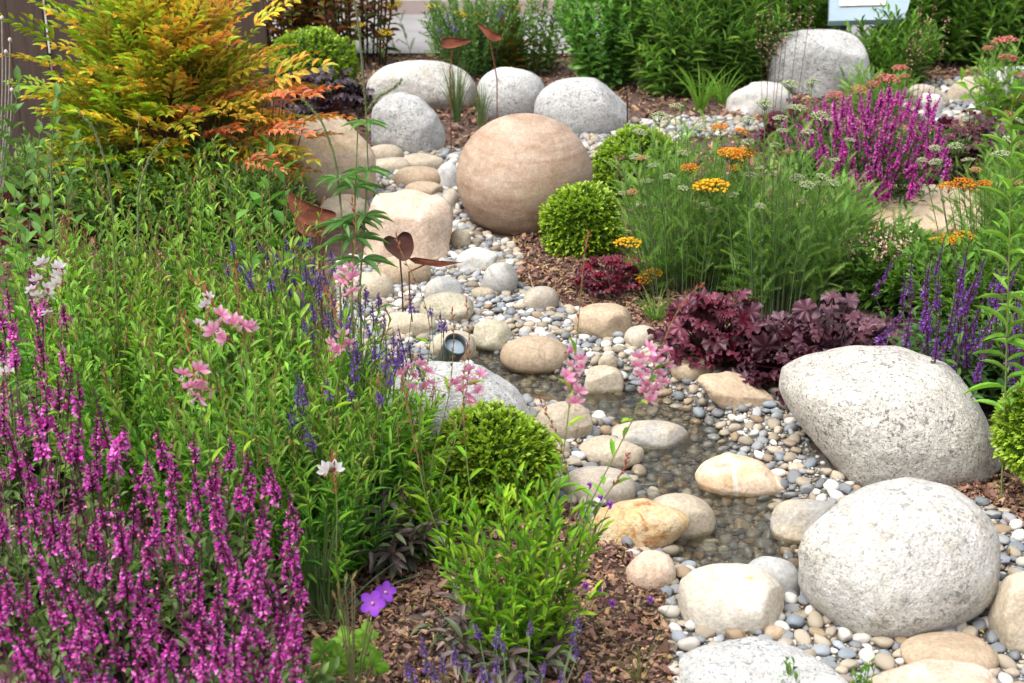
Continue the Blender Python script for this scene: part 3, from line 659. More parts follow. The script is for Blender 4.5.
# ------------------------------------------------------------------ timber fence and board
f0 = at_dist(-60, 60, 5.95); fence = thing('timber_fence', 'dark brown stained timber fence behind the orange shrub', 'fence', (f0[0], f0[1], 0))
x = f0[0]; k = 0
while x < at_dist(262, 60, 6.2)[0]:
    mb = MB(); wdt = .148; yy = f0[1] + .02 * (k % 2)
    box(mb, x, x + wdt, yy, yy + .02, .02, 1.75); o = mb.build('fence_board', 'wood', fence, smooth=False)
    bv = o.modifiers.new('b', 'BEVEL'); bv.width = .003; x += wdt + .006; k += 1
for z in (.3, 1.4):
    mb = MB(); box(mb, f0[0], x, f0[1] + .042, f0[1] + .09, z, z + .09); mb.build('rail', 'wood', fence, smooth=False)
b0 = at_dist(868, 20, 8.0); b0[2] = 0
bd = thing('information_board', 'pale blue tilted board with a small picture behind the far shrubs', 'board', b0)
mb = MB(); q0, q1, q2, q3 = at_dist(829, 21, 7.95), at_dist(905, 19, 7.95), at_dist(915, -18, 8.35), at_dist(830, -16, 8.35); nn = np.array([0, .02, -.03])
mb.add([q0, q1, q2, q3, q0 + nn, q1 + nn, q2 + nn, q3 + nn], np.array([[0, 1, 2, 3], [4, 7, 6, 5], [0, 4, 5, 1], [1, 5, 6, 2], [2, 6, 7, 3], [3, 7, 4, 0]])); mb.build('panel', 'board', bd, smooth=False)
mb = MB(); e = np.array([0, -.004, .008]); lerp = lambda s, t_: (q0 * (1 - s) + q1 * s) * (1 - t_) + (q3 * (1 - s) + q2 * s) * t_ + e
mb.add([lerp(.12, .35), lerp(.7, .35), lerp(.7, .95), lerp(.12, .95)], np.array([[0, 1, 2, 3]])); mb.build('picture', 'picture', bd, smooth=False)
for px in (845, 893):
    mb = MB(); a = at_dist(px, 8, 8.12); tubes(mb, np.array([[a[0], a[1], 0], [a[0], a[1], a[2]]]), .02, (1, 1, 1), 8); mb.build('leg', 'black_metal', bd)

# ------------------------------------------------------------------ spotlight in the stones
s0 = gnd(452, 374)
sp = thing('garden_spotlight', 'small dark grey cylindrical spotlight aimed up between the stones', 'spotlight', s0)
c0 = at_dist(453, 350, s0[1]); ax_ = nrm(np.array([.30, -.55, .75]))
def lathe(mb, c, ax, prof, sides=24, col=(1, 1, 1)):
    x = nrm(np.cross(ax, [0, 0, 1.])); y = np.cross(ax, x); an = np.arange(sides) * 2 * math.pi / sides; V = []
    for h_, r_ in prof: V.append(c + ax * h_ + r_ * (np.cos(an)[:, None] * x + np.sin(an)[:, None] * y))
    F = [(j * sides + i, j * sides + (i + 1) % sides, (j + 1) * sides + (i + 1) % sides, (j + 1) * sides + i) for j in range(len(prof) - 1) for i in range(sides)]
    mb.add(np.concatenate(V), np.array(F), col)
mb = MB(); lathe(mb, c0, ax_, [(-.075, .001), (-.075, .026), (-.07, .03), (.02, .034), (.034, .035), (.036, .032), (.022, .029), (.016, .028)]); mb.build('housing', 'black_metal', sp)
mb = MB(); lathe(mb, c0, ax_, [(.014, .028), (.017, .014), (.018, .0005)]); mb.build('lens', 'lens', sp)
mb = MB(); tubes(mb, np.array([c0 - ax_ * .04, s0 + [0, 0, -.05]]), .008, (1, 1, 1), 8); mb.build('spike', 'black_metal', sp)

# ------------------------------------------------------------------ plant builders
GREEN = [(.09, .19, .025), (.12, .25, .03), (.06, .14, .02), (.16, .30, .04)]
def dome(c, Rr, Hh, n, inner=.25, flatten=.35, hj=.12):
    """n shoot bases and tips making a dome of radius Rr and height Hh round c"""
    a = rng.uniform(0, 6.283, n); q = np.sqrt(rng.random(n)); o2 = np.c_[np.cos(a), np.sin(a)] * (q * Rr)[:, None]
    tip = np.c_[c[0] + o2[:, 0], c[1] + o2[:, 1], c[2] + Hh * (1 - flatten * q ** 2) * (1 + rng.normal(0, hj, n))]
    base = np.c_[c[0] + o2[:, 0] * inner, c[1] + o2[:, 1] * inner, np.full(n, c[2] - .01)]
    return base, tip
def shoots(ml, ms, base, tip, nl, L, W, cols, T=LEAF, bend=.25, t0=.25, ang=.9, stemc=(.10, .16, .04), sr=.0014, grad=True, whorl=None, tipcol=None, jit=.15, taper=.35):
    n = len(base); P = curve(base, tip, bend, 7)
    if ms is not None: tubes(ms, P, np.linspace(sr, sr * .45, 7)[None], stemc, 4)
    k = np.arange(nl); t = t0 + (1 - t0) * (k + .5) / nl
    if whorl: t = t0 + (1 - t0) * (np.floor(k / whorl) + .7) / (nl / whorl)
    T_ = np.clip(t[None] + (0 if whorl else rng.normal(0, .01, (n, nl))), 0, 1) * 6; i0 = np.clip(T_.astype(int), 0, 5); fr = (T_ - i0)[..., None]
    idx = np.arange(n)[:, None]; pos = P[idx, i0] * (1 - fr) + P[idx, i0 + 1] * fr; tan = nrm(P[idx, i0 + 1] - P[idx, i0])
    az = (k * (2 * math.pi / whorl + .3 if whorl else 2.4))[None] + rng.uniform(0, 6.28, (n, 1)) + rng.normal(0, .25, (n, nl))
    a_ = nrm(np.cross(tan, np.array([0.3, .2, 1.]) + 0 * tan)); b_ = np.cross(tan, a_); rad = a_ * np.cos(az)[..., None] + b_ * np.sin(az)[..., None]
    an = ang * (1.15 - .6 * t)[None, :, None] * rng.uniform(.75, 1.25, (n, nl, 1))
    d = tan * np.cos(an) + rad * np.sin(an)
    sz = (1 - taper * t)[None] * rng.uniform(.75, 1.2, (n, nl))
    C = cjit(n * nl, cols, jit)
    if tipcol is not None:
        f = np.clip((np.broadcast_to(t[None], (n, nl)).ravel() - .65) / .35, 0, 1)[:, None] * .75; C = C * (1 - f) + np.array(tipcol) * f
    m_ = frames(d.reshape(-1, 3), rng.normal(0, .35, n * nl))
    ml.inst(T, scl(m_, W * sz.ravel(), L * sz.ravel(), L * sz.ravel()), pos.reshape(-1, 3), C)
    return P
def bushy(name, label, cat, c, Rr, Hh, ns, nl, L, W, cols, mat='leaf', group=None, stems=True, **kw):
    dk = {k_: kw.pop(k_) for k_ in ('inner', 'flatten', 'hj') if k_ in kw}
    t_ = thing(name, label, cat, c, group); b, tp = dome(c, Rr, Hh, ns, **dk); ml, ms = MB(), MB()
    shoots(ml, ms if stems else None, b, tp, nl, L, W, cols, **kw)
    ml.build('foliage', mat, t_)
    if stems: ms.build('stem', 'stem', t_)
    return t_, b, tp

# flower spikes of sage / lavender: local meshes, z up
def spike_mesh(name, length, rad, nwh, per, pcol, ccol, psize, seed, stem=(.1, .03, .07), fp=1.25):
    global rng
    keep = rng; rng = np.random.default_rng(seed); mb = MB()
    t = np.repeat(np.linspace(0, 1, nwh), per); n = len(t); t = np.clip(t + rng.normal(0, .012, n), 0, 1)
    az = rng.uniform(0, 6.28, n); z = t * length; sc_ = (1 - .75 * t ** 1.6) * rng.uniform(.75, 1.15, n)
    d = np.c_[np.cos(az), np.sin(az), np.full(n, .45) + t * .8]
    P = np.c_[np.cos(az) * .0015, np.sin(az) * .0015, z]
    mb.inst(LEAF2, scl(frames(d, rng.normal(0, .4, n)), psize * .55 * sc_, rad * .75 * sc_, rad * sc_), P, cjit(n, ccol, .2))
    k = rng.random(n) < (fp - t * .9); k &= t < .88; dd = nrm(d)[k]; Pb = P[k] + dd * (rad * .45 * sc_[k])[:, None]
    for up_, s_ in ((.9, 1.), (-.7, .9)):
        d2 = dd + np.array([0, 0, up_]) + rng.normal(0, .25, dd.shape)
        mb.inst(LEAF2, scl(frames(d2, rng.normal(0, .6, len(d2))), psize * .62 * s_ * sc_[k], psize * s_ * sc_[k], psize * sc_[k]), Pb, cjit(len(d2), pcol, .22))
    tubes(mb, np.array([[0, 0, -.02], [0, 0, length * .5], [0, 0, length]]), [[.0016, .0014, .0006]], stem, 4)
    me = only_mesh(mb.build(name, 'petal')); rng = keep
    return me
MAG_P = [(.68, .08, .47), (.54, .05, .39), (.82, .24, .66)]; MAG_C = [(.15, .015, .07), (.22, .025, .11), (.09, .03, .05)]
MAG = [spike_mesh('flower_spike', .056 + .008 * i, .0145, 10, 7, MAG_P, MAG_C, .0115, 100 + i, fp=(1.15, 1.0, .7, 1.1, .95, .8, 1.1, .55)[i]) for i in range(8)]
MAG2 = [spike_mesh('flower_spike', .13 + .015 * i, .020, 11, 7, MAG_P, MAG_C, .021, 130 + i) for i in range(4)]
PUR_P = [(.20, .05, .38), (.15, .04, .30), (.28, .1, .48)]; PUR_C = [(.13, .035, .10), (.18, .06, .13), (.10, .07, .06)]
PUR = [spike_mesh('flower_spike', .15 + .02 * i, .011, 15, 6, PUR_P, PUR_C, .0105, 160 + i, fp=.85) for i in range(4)]
LAV = [spike_mesh('flower_spike', .035 + .006 * i, .007, 6, 6, [(.19, .08, .40), (.26, .13, .5), (.14, .06, .3)], [(.12, .07, .22), (.16, .12, .2)], .007, 190 + i, (.1, .14, .05)) for i in range(4)]
def spike_at(par, meshes, top, up, sc_, name='flower_spike'):
    me = meshes[int(rng.integers(len(meshes)))]; L = max(v for v in (me.vertices[-1].co.z, .01))
    y = nrm(np.asarray(up, float)); x = nrm(np.cross(y, [0, 1, .1])); z = np.cross(x, y); a = rng.uniform(0, 6.28)
    x2 = x * math.cos(a) + z * math.sin(a); z2 = np.cross(x2, y)
    m3 = np.stack([x2, -z2, y], -1) * sc_
    base = np.asarray(top) - y * L * sc_
    link_copy(name, me, par, m3, base); return base
def poisson_px(poly, sp_, n=4000, dens=None):
    xs = [q[0] for q in poly]; ys = [q[1] for q in poly]; out = []
    for _ in range(n):
        a, b = rng.uniform(min(xs), max(xs)), rng.uniform(min(ys), max(ys))
        if not in_poly(np.array(a), np.array(b), poly): continue
        s_ = sp_ * (dens(a, b) if dens else 1)
        if all((a - q[0]) ** 2 + ((b - q[1]) * .75) ** 2 > s_ * s_ for q in out): out.append((a, b))
    return out
def spike_plants(name, label_list, cat, centres, spots, zf, meshes, scf, leafargs, stemc, group, lean=.15, fol_R=.16, fol_H=.24, nsh=50):
    """centres: world (x,y,0); spots: pixel list; every spike goes to the plant nearest to it"""
    cs = np.array(centres); ths = []
    for lab, c in zip(label_list, centres): ths.append(thing(name, lab, cat, c, group))
    per = [[] for _ in cs]
    for a, b in spots:
        z = zf(a, b); p_ = pt(a, b, z); i = int(np.argmin(np.hypot(cs[:, 0] - p_[0], cs[:, 1] - p_[1]))); per[i].append(p_)
    for i, t_ in enumerate(ths):
        ml, ms = MB(), MB(); bl, tl = [], []
        for p_ in per[i][:100]:
            off = (p_ - cs[i]) * [1, 1, 0]; up = np.array([0, 0, 1.]) + off * lean / .15 * .5 + np.r_[rng.normal(0, .17, 2), 0]
            sb = spike_at(t_, meshes, p_, up, scf()); bl.append(cs[i] + off * .55 + [0, 0, 0]); tl.append(sb)
        if bl:
            bl, tl = np.array(bl), np.array(tl); bl[:, 2] = 0
            shoots(ml, ms, bl, tl, leafargs['nl'], leafargs['L'], leafargs['W'], leafargs['cols'], T=leafargs.get('T', LEAF), bend=.1, t0=.15, ang=1.1, stemc=stemc, sr=.0016, taper=.55)
        b, tp = dome(cs[i], fol_R, fol_H, nsh)
        shoots(ml, ms, b, tp, leafargs['nl'] + 4, leafargs['L'], leafargs['W'], leafargs['cols'], T=leafargs.get('T', LEAF), bend=.2, t0=.2, ang=1.1, stemc=stemc)
        ml.build('foliage', 'leaf', t_); ms.build('stem', 'stem', t_)
    return ths

# magenta sage, front left
POLY = [(-15, 292), (30, 262), (62, 300), (78, 372), (128, 420), (185, 428), (262, 436), (300, 500), (305, 590), (292, 700), (-15, 700)]
spots = poisson_px(POLY, 16.8, 9000, lambda a, b: .95)
zf = lambda a, b: (.49 if b < 430 else .43) - .10 * max(0, (b - 420) / 260) + rng.normal(0, .025)
cen = [pt(a, b, 0) for a, b in [(25, 500), (15, 640), (105, 660), (200, 640), (60, 860), (180, 850), (265, 800)]]
GG = [(.12, .21, .06), (.17, .27, .09), (.09, .15, .04)]
spike_plants('magenta_sage', ['magenta flowered sage clump highest up along the left edge', 'magenta sage clump at the left edge under the highest one', 'magenta sage clump between its neighbours in the second row', 'magenta sage clump nearest the green mass and the white flower', 'magenta sage clump in the bottom corner of the bed', 'magenta sage clump at the bottom, middle of the three', 'magenta sage clump beside the bark, by the grass tuft'], 'sage', cen, spots, zf, MAG, lambda: rng.uniform(.8, 1.15),
             dict(nl=12, L=.045, W=.016, cols=GG), (.12, .05, .07), 'magenta sage at the front left', nsh=60, fol_R=.17, fol_H=.22)
# magenta sage, far right
POLY = [(800, 108), (822, 92), (870, 82), (925, 84), (948, 98), (945, 130), (958, 135), (950, 165), (915, 178), (870, 186), (845, 175), (835, 150), (780, 130), (772, 120)]
spots = poisson_px(POLY, 7.2, 3500)
cen = [gnd(a, b) for a, b in [(868, 192), (925, 186), (812, 172)]]
def zback(a, b): return float(np.clip(.52 - (b - 80) / 100 * .34 + rng.normal(0, .02), .1, .6))
spike_plants('magenta_sage', ['magenta sage bush in full flower above the flagstone', 'magenta sage bush leaning towards the dark heuchera at its right', 'thin magenta sage behind the creamy yarrow buds'], 'sage', cen, spots, zback, MAG2, lambda: rng.uniform(.5, .8),
             dict(nl=12, L=.05, W=.016, cols=[(.06, .13, .03), (.09, .18, .04)]), (.12, .05, .07), 'magenta sage by the flagstone', lean=.28, fol_R=.2, fol_H=.22, nsh=70)
# violet sage, right
POLY = [(898, 250), (925, 235), (985, 232), (1030, 250), (1030, 330), (985, 335), (930, 320), (905, 285)]
spots = poisson_px(POLY, 12.5, 3000)
cen = [gnd(a, b) for a, b in [(945, 400), (1005, 405)]]
spike_plants('violet_sage', ['violet blue sage with slim spikes behind the largest granite boulder', 'violet blue sage at the right edge above the box ball'], 'sage', cen, spots, lambda a, b: float(np.clip(.5 - (b - 230) / 100 * .18 + rng.normal(0, .03), .15, .6)), PUR, lambda: rng.uniform(.7, 1.05),
             dict(nl=9, L=.055, W=.02, cols=[(.05, .12, .03), (.08, .17, .04)], T=LEAF5), (.12, .05, .08), 'violet sage plants', fol_R=.16, fol_H=.2, nsh=45)

# bright green mass at the left
BG = [(.20, .42, .025), (.14, .33, .02), (.30, .50, .035), (.09, .22, .02)]
spots = [(40, 262, .46), (110, 238, .48), (185, 232, .48), (255, 246, .46), (85, 300, .44), (160, 300, .44), (235, 305, .44), (310, 318, .42), (120, 350, .42), (200, 372, .40), (280, 385, .38), (345, 385, .36), (235, 430, .34), (310, 450, .33), (372, 430, .24)]
protoG = []
for i, (a, b, z) in enumerate(spots):
    c = pt(a, b, z); c[2] = 0; tone = rng.uniform(.7, 1.15); hue = np.array([rng.uniform(.68, 1.05), 1, rng.uniform(1.0, 2.6)]); fine = i in (3, 7, 11, 13, 14)
    lab = 'bright green leafy gaura clump with upright shoots in the left-hand mass'
    t_ = thing('gaura_clump', lab, 'gaura', c, 'leafy gaura clumps in the left-hand mass')
    bs, tp = dome(c, .2, z * 1.05, 62, .35, .22, .2); ml, ms = MB(), MB(); cl = [tuple(tone * hue * np.array(cc)) for cc in BG]
    k = rng.random(len(bs)) < .5; wf = .62 if fine else 1.
    shoots(ml, ms, bs[k], tp[k], 26, .044, .0125 * wf, cl, bend=.12, t0=.2, ang=.8, tipcol=(.30, .44, .07), jit=.22)
    shoots(ml, ms, bs[~k], tp[~k], 18, .050, .0135 * wf, cl, T=LEAF5, bend=.2, t0=.15, ang=.95, tipcol=(.26, .44, .06), jit=.22)
    b2, t2 = dome(c, .19, z * 1.25, 12, .35, .22, .12); shoots(ml, ms, b2, t2, 16, .022, .006, [(.2, .28, .06), (.3, .2, .08), (.16, .3, .05)], bend=.12, t0=.6, ang=.6, stemc=(.2, .14, .06))
    # bud tips
    n = 30; k = rng.choice(len(tp), n, replace=False); d = nrm(np.c_[rng.normal(0, .2, (n, 2)), np.ones(n)])
    mbud = MB(); e = tp[k] + d * rng.uniform(.02, .06, (n, 1)); tubes(ms, curve(tp[k], e, 0, 3), .0008, (.22, .16, .07))
    for q in range(4):
        ml.inst(LEAF2, scl(frames(d + rng.normal(0, .35, d.shape), rng.uniform(0, 6, n)), .004, .013, .013), e - d * .008 * q, cjit(n, [(.35, .22, .10), (.30, .14, .09), (.35, .33, .12)], .15))
    ml.build('foliage', 'leaf', t_); ms.build('stem', 'stem', t_)

# box balls
def box_ball(label, bb, dens=1., cols=None):
    x0, y0, x1, y1 = bb; g0 = gnd((x0 + x1) / 2, y1); D = np.linalg.norm(g0 - CP); r = (x1 - x0) / 2 * D / FPX
    c = np.array([g0[0], g0[1] + r * .5, 0]); gh = float(H(c[0], c[1]))
    # centre height so that the top projects to y0
    cz = at_dist((x0 + x1) / 2, y0, c[1] + r * .2)[2] - r * .93; cz = max(cz, r * .35)
    t_ = thing('box_ball', label, 'box shrub', (c[0], c[1], gh)); C0 = np.array([c[0], c[1], gh + cz])
    nS = int(1000 * dens); i = np.arange(nS) + .5; ph = np.arccos(1 - 2 * i / nS); th = math.pi * (1 + 5 ** .5) * i
    nd = np.c_[np.cos(th) * np.sin(ph), np.sin(th) * np.sin(ph), np.cos(ph)] + rng.normal(0, .04, (nS, 3)); nd = nrm(nd)
    lump = 1 + .07 * snoise(nd, 5, int(x0), 2) + rng.normal(0, .032, nS); P0 = C0 + nd * (r * .94 * lump)[:, None]
    k = P0[:, 2] > gh; nd, P0 = nd[k], P0[k]; nS = len(nd)
    ml = MB(); nl = 9
    az = rng.uniform(0, 6.28, (nS, nl)); a_ = nrm(np.cross(nd, [.2, .1, 1.])); b_ = np.cross(nd, a_)
    rad = a_[:, None] * np.cos(az)[..., None] + b_[:, None] * np.sin(az)[..., None]; lv = (np.arange(nl) / nl)[None, :, None]
    up = nd[:, None] * 1 + np.array([0, 0, .35]); d = nrm(up) * (.35 + .9 * lv) + rad * (1.15 - .7 * lv); pos = P0[:, None] + nrm(up) * (lv - .8) * .024
    L = .0205 * (r / .15) ** .5 * (1 - .25 * lv[..., 0]) * rng.uniform(.8, 1.15, (nS, nl))
    cols = cols or [(.14, .28, .02), (.18, .34, .025), (.10, .2, .015)]
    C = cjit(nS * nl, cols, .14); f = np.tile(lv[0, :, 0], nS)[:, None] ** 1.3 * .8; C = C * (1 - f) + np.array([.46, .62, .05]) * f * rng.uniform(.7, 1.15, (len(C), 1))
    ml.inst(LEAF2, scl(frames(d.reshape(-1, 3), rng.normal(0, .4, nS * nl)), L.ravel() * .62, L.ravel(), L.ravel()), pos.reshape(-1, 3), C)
    # inner leaves, coloured a darker green than the outer ones
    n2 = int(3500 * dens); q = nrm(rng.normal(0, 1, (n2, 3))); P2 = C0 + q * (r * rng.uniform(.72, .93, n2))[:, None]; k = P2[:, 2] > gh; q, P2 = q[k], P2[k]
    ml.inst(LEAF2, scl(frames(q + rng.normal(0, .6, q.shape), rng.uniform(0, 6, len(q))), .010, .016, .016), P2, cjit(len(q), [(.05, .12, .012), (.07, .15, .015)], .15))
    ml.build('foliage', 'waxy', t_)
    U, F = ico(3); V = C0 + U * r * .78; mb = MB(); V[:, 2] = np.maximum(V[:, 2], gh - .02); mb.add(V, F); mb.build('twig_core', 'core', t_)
    return t_
box_ball('bright green clipped box ball in the foreground below the white boulder', (432, 410, 556, 520), 1.3)
box_ball('small neat clipped box ball touching the stone ball', (540, 187, 624, 256), 1.0)
box_ball('clipped box ball behind the small neat one, half hidden by yarrow', (592, 130, 690, 200), 1.0)
box_ball('clipped box ball under the orange shrub, far left of the boulders', (263, 29, 357, 100), 1.1)
box_ball('tall clipped box bush cut by the right edge', (1002, 375, 1110, 520), 1.3, [(.12, .25, .02), (.16, .3, .03)])

# heuchera
def lobed(nl=5, n=30, ruffle=.14, seed=0, deep=.66):
    r_ = np.random.default_rng(seed); an = np.linspace(-2.75, 2.75, n); rr = deep + (1 - deep) * np.abs(np.cos(an * nl / 5.5 * 1.57)) ** .6; rr *= 1 + .07 * np.cos(an * 17 + seed)
    def ring(s, zz): return np.c_[np.sin(an) * rr * s, .25 + np.cos(an) * rr * s, zz]
    V = np.r_[[(0, .2, 0)], ring(.5, .10 + .04 * np.sin(an * 7)), ring(1, .04 + ruffle * np.sin(an * 8 + seed) * r_.uniform(.5, 1.2, n) - .06)]
    F3 = [(0, i + 1, i + 2) for i in range(n - 1)]; F4 = [(i + 1, n + i + 1, n + i + 2, i + 2) for i in range(n - 1)]
    vein = (.75 + .45 * np.abs(np.sin(an * 4.5)))[:, None] * np.ones(3); vc = np.r_[[(.7, .55, .6)], vein * 1.1, np.ones((n, 3)) * .85]
    return (V * [.8, .8, .8], [np.array(F3), np.array(F4)], vc)
LOB = [lobed(6, 36, .24, s, .68) for s in range(4)]
def heuchera(label, px, py, Rr, Hh, n, size, cols, name='heuchera', cat='heuchera', mat='dark_leaf'):
    n = int(n * 1.5); size *= .84; cols = [tuple(q * .9 for q in c_) for c_ in cols]
    c = gnd(px, py); c[2] = 0; t_ = thing(name, label, cat, c)
    a = rng.uniform(0, 6.28, n); q = np.sqrt(rng.random(n)); h_ = Hh * (1 - .75 * q ** 2) * rng.uniform(.75, 1.08, n)
    h_ = h_ * rng.uniform(.7, 1.2, n); P = np.c_[c[0] + np.cos(a) * q * Rr, c[1] + np.sin(a) * q * Rr, h_]
    out = np.c_[np.cos(a), np.sin(a), np.zeros(n)]; d = out + np.array([0, -.25, .25]) + rng.normal(0, .3, (n, 3)); s_ = size * rng.uniform(.65, 1.2, n)
    up = nrm(np.c_[np.cos(a) * q * .8, np.sin(a) * q * .8 - .2, np.ones(n)] + rng.normal(0, .25, (n, 3)))
    Mx = frames(d, rng.normal(0, .3, n), up); g_ = rng.integers(0, 4, n); C = cjit(n, cols, .18); ml, ms = MB(), MB()
    for j in range(4): k = g_ == j; ml.inst(LOB[j], scl(Mx[k], s_[k], s_[k], s_[k]), P[k], C[k])
    B = np.c_[np.full(n, c[0]), np.full(n, c[1]), np.zeros(n)] + rng.normal(0, .012, (n, 3)) * [1, 1, 0]
    tubes(ms, curve(B, P, .1, 4), .0015, (.12, .03, .04)); ml.build('foliage', mat, t_); ms.build('leaf_stalk', 'stem', t_); return t_
PB = [(.08, .018, .03), (.11, .035, .055), (.055, .015, .025), (.15, .065, .09)]; CR = [(.22, .012, .035), (.15, .015, .035), (.1, .015, .03)]
DK = [(.05, .03, .04), (.09, .07, .085), (.035, .018, .028)]
heuchera('wine red heuchera right of the pink gaura flowers, nearer the stream', 712, 362, .16, .19, 85, .050, [(.14, .015, .035), (.10, .02, .04), (.08, .015, .03), (.17, .04, .07)])
heuchera('wide purple heuchera with silvery leaves behind the largest granite boulder', 830, 378, .28, .18, 190, .052, PB)
heuchera('purple heuchera between the wine red one and the wide one', 765, 370, .15, .13, 60, .048, PB)
heuchera('small crimson heuchera on the bark below the yarrow', 612, 292, .11, .13, 45, .035, CR)
heuchera('blackish heuchera below the far left box ball', 325, 112, .24, .20, 75, .06, DK)
heuchera('dark wine heuchera at the right of the far magenta sage', 968, 178, .24, .24, 80, .06, [(.10, .02, .035), (.06, .015, .025), (.14, .04, .06)])
heuchera('dark heuchera hidden left of the far magenta sage', 792, 152, .17, .2, 50, .05, [(.16, .02, .05), (.09, .02, .035)])
heuchera('dark purple heuchera under the green mass at the left edge', 35, 240, .2, .22, 40, .06, [(.12, .02, .03), (.06, .015, .02)])

# yarrow
def frond_t(n=13):
    V, F = [], []
    def tri(a, b, c): V.extend([a, b, c]); F.append((len(V) - 3, len(V) - 2, len(V) - 1))
    tri((-.012, 0, 0), (.012, 0, 0), (0, 1, -.22))
    for i in range(n):
        t = .12 + .84 * i / n; L = .17 * math.sin(math.pi * (t * .85 + .12)); z = -.22 * t * t
        for s in (-1, 1):
            tri((0, t, z), (0, t + .055, z), (s * L, t + .09, z + .05 * (i % 3 - 1)))
            tri((s * L * .45, t + .03, z), (s * L * .55, t + .085, z), (s * L * .8, t + .13, z + .06))
    return (np.array(V), [np.array(F)], None)
FROND = frond_t()
def head_mesh(cols, seed, R_=1., n=52, sunk=.25):
    r_ = np.random.default_rng(seed); mb = MB(); i = np.arange(n) + .5; q = np.sqrt(i / n); th = math.pi * (1 + 5 ** .5) * i
    P = np.c_[np.cos(th) * q, np.sin(th) * q, .28 * (1 - q ** 2) + r_.normal(0, .04, n)]; U, F = ico(1); s = r_.uniform(.09, .14, n)
    P[:, :2] += r_.normal(0, .05, (n, 2)); cc = np.array(cols)[r_.integers(0, len(cols), n)] * r_.uniform(.75, 1.2, (n, 1))
    mb.inst((U * [1, 1, .7], [F], None), scl(np.tile(np.eye(3), (n, 1, 1)), s, s, s), P, cc)
    k = r_.choice(n, 12, replace=False); B = np.tile([0, 0, -.75], (12, 1)); tubes(mb, curve(B, P[k] - [0, 0, .08], -.1, 4), .022, (.10, .16, .05))
    return only_mesh(mb.build('flower_head', 'petal'))
HD = {'orange': [head_mesh([(.75, .28, .02), (.8, .38, .03), (.7, .2, .02)], s) for s in (1, 2)], 'yellow': [head_mesh([(.8, .5, .02), (.78, .42, .02)], s) for s in (3, 4)],
      'cream': [head_mesh([(.42, .48, .26), (.52, .56, .34), (.34, .43, .2)], s) for s in (5, 6, 7)], 'lemon': [head_mesh([(.85, .68, .03), (.8, .6, .02)], s) for s in (13, 14)], 'salmon': [head_mesh([(.62, .2, .16), (.7, .28, .2), (.6, .16, .17)], s) for s in (8, 9)],
      'peach': [head_mesh([(.55, .35, .16), (.6, .3, .14)], 10)]}
def yarrow(label, px, py, Rr, Hh, nfr, heads, cols=None, fl=.10, far=1., extra=()):
    c = gnd(px, py); c[2] = 0; t_ = thing('yarrow', label, 'yarrow', c); ml, ms = MB(), MB()
    cols = cols or [(.17, .32, .06), (.22, .39, .08), (.12, .24, .045), (.28, .45, .11)]; heads = list(heads) + [(float(a), float(b), 'cream', float(rng.uniform(.035, .055))) for a, b in extra]
    ns = nfr // 9; b, tp = dome(c, Rr, Hh, ns, .5, .3, .12)
    shoots(ml, ms, b, tp, 11, fl, fl * .9, cols, T=FROND, bend=.1, t0=.08, ang=.8, stemc=(.12, .2, .06), sr=.002, taper=.5)
    for (hx, hy, kind, dm) in heads:
        dm *= 1.3 if kind in ('orange', 'yellow') else .9
        # head at the pixel, at the plant's distance
        p_ = at_dist(hx, hy, c[1] - Rr * rng.uniform(.4, 1.1))
        if p_[2] > Hh * 1.5: p_ = pt(hx, hy, Hh * 1.35)
        up = nrm(np.array([(p_[0] - c[0]) * .4, -.12, 1.]) + np.r_[rng.normal(0, .1, 2), 0]); x = nrm(np.cross(up, [0, 1, 0])); y = np.cross(up, x)
        me = HD[kind][int(rng.integers(len(HD[kind])))]; link_copy('flower_head', me, t_, np.stack([x, y, up], -1) * dm / 2, p_)
        B = c + (p_ - c) * [.6, .6, 0]; PP = shoots(ml, ms, B[None], (p_ - up * dm * .32)[None], 8, fl * .7, fl * .6, cols, T=FROND, bend=.05, t0=.2, ang=.7, stemc=(.13, .2, .08), sr=.002)
    ml.build('foliage', 'leaf', t_); ms.build('stem', 'stem', t_); return t_
yarrow('feathery green yarrow with orange and yellow heads right of the stone ball', 690, 285, .28, .50, 900, [(728, 153, 'yellow', .05), (742, 156, 'orange', .05), (718, 184, 'yellow', .05), (702, 187, 'yellow', .05), (655, 272, 'yellow', .04), (733, 154, 'orange', .07), (742, 132, 'orange', .04), (712, 186, 'yellow', .085), (735, 168, 'orange', .04), (690, 168, 'orange', .045), (648, 277, 'orange', .06), (628, 243, 'yellow', .07), (640, 132, 'cream', .05), (660, 116, 'cream', .06), (676, 106, 'cream', .05), (632, 192, 'peach', .045), (642, 158, 'peach', .045), (622, 193, 'cream', .03), (683, 153, 'cream', .05), (700, 128, 'cream', .05)], extra=rng.uniform((620, 120), (740, 215), (9, 2)))
yarrow('feathery green yarrow with pale green buds above the purple heuchera', 778, 300, .28, .46, 900, [(788, 152, 'peach', .045), (765, 104, 'cream', .06), (748, 120, 'cream', .05), (720, 128, 'orange', .04), (780, 118, 'cream', .05), (800, 108, 'cream', .05), (820, 116, 'cream', .06), (790, 84, 'cream', .07), (812, 82, 'cream', .06), (808, 132, 'cream', .05), (745, 152, 'orange', .05), (760, 168, 'cream', .035), (775, 145, 'cream', .04)], extra=rng.uniform((730, 100), (850, 210), (14, 2)))
yarrow('feathery green yarrow without open heads, left of the flagstone', 845, 282, .2, .30, 500, [(832, 120, 'cream', .05), (850, 140, 'cream', .045), (835, 160, 'cream', .04)])
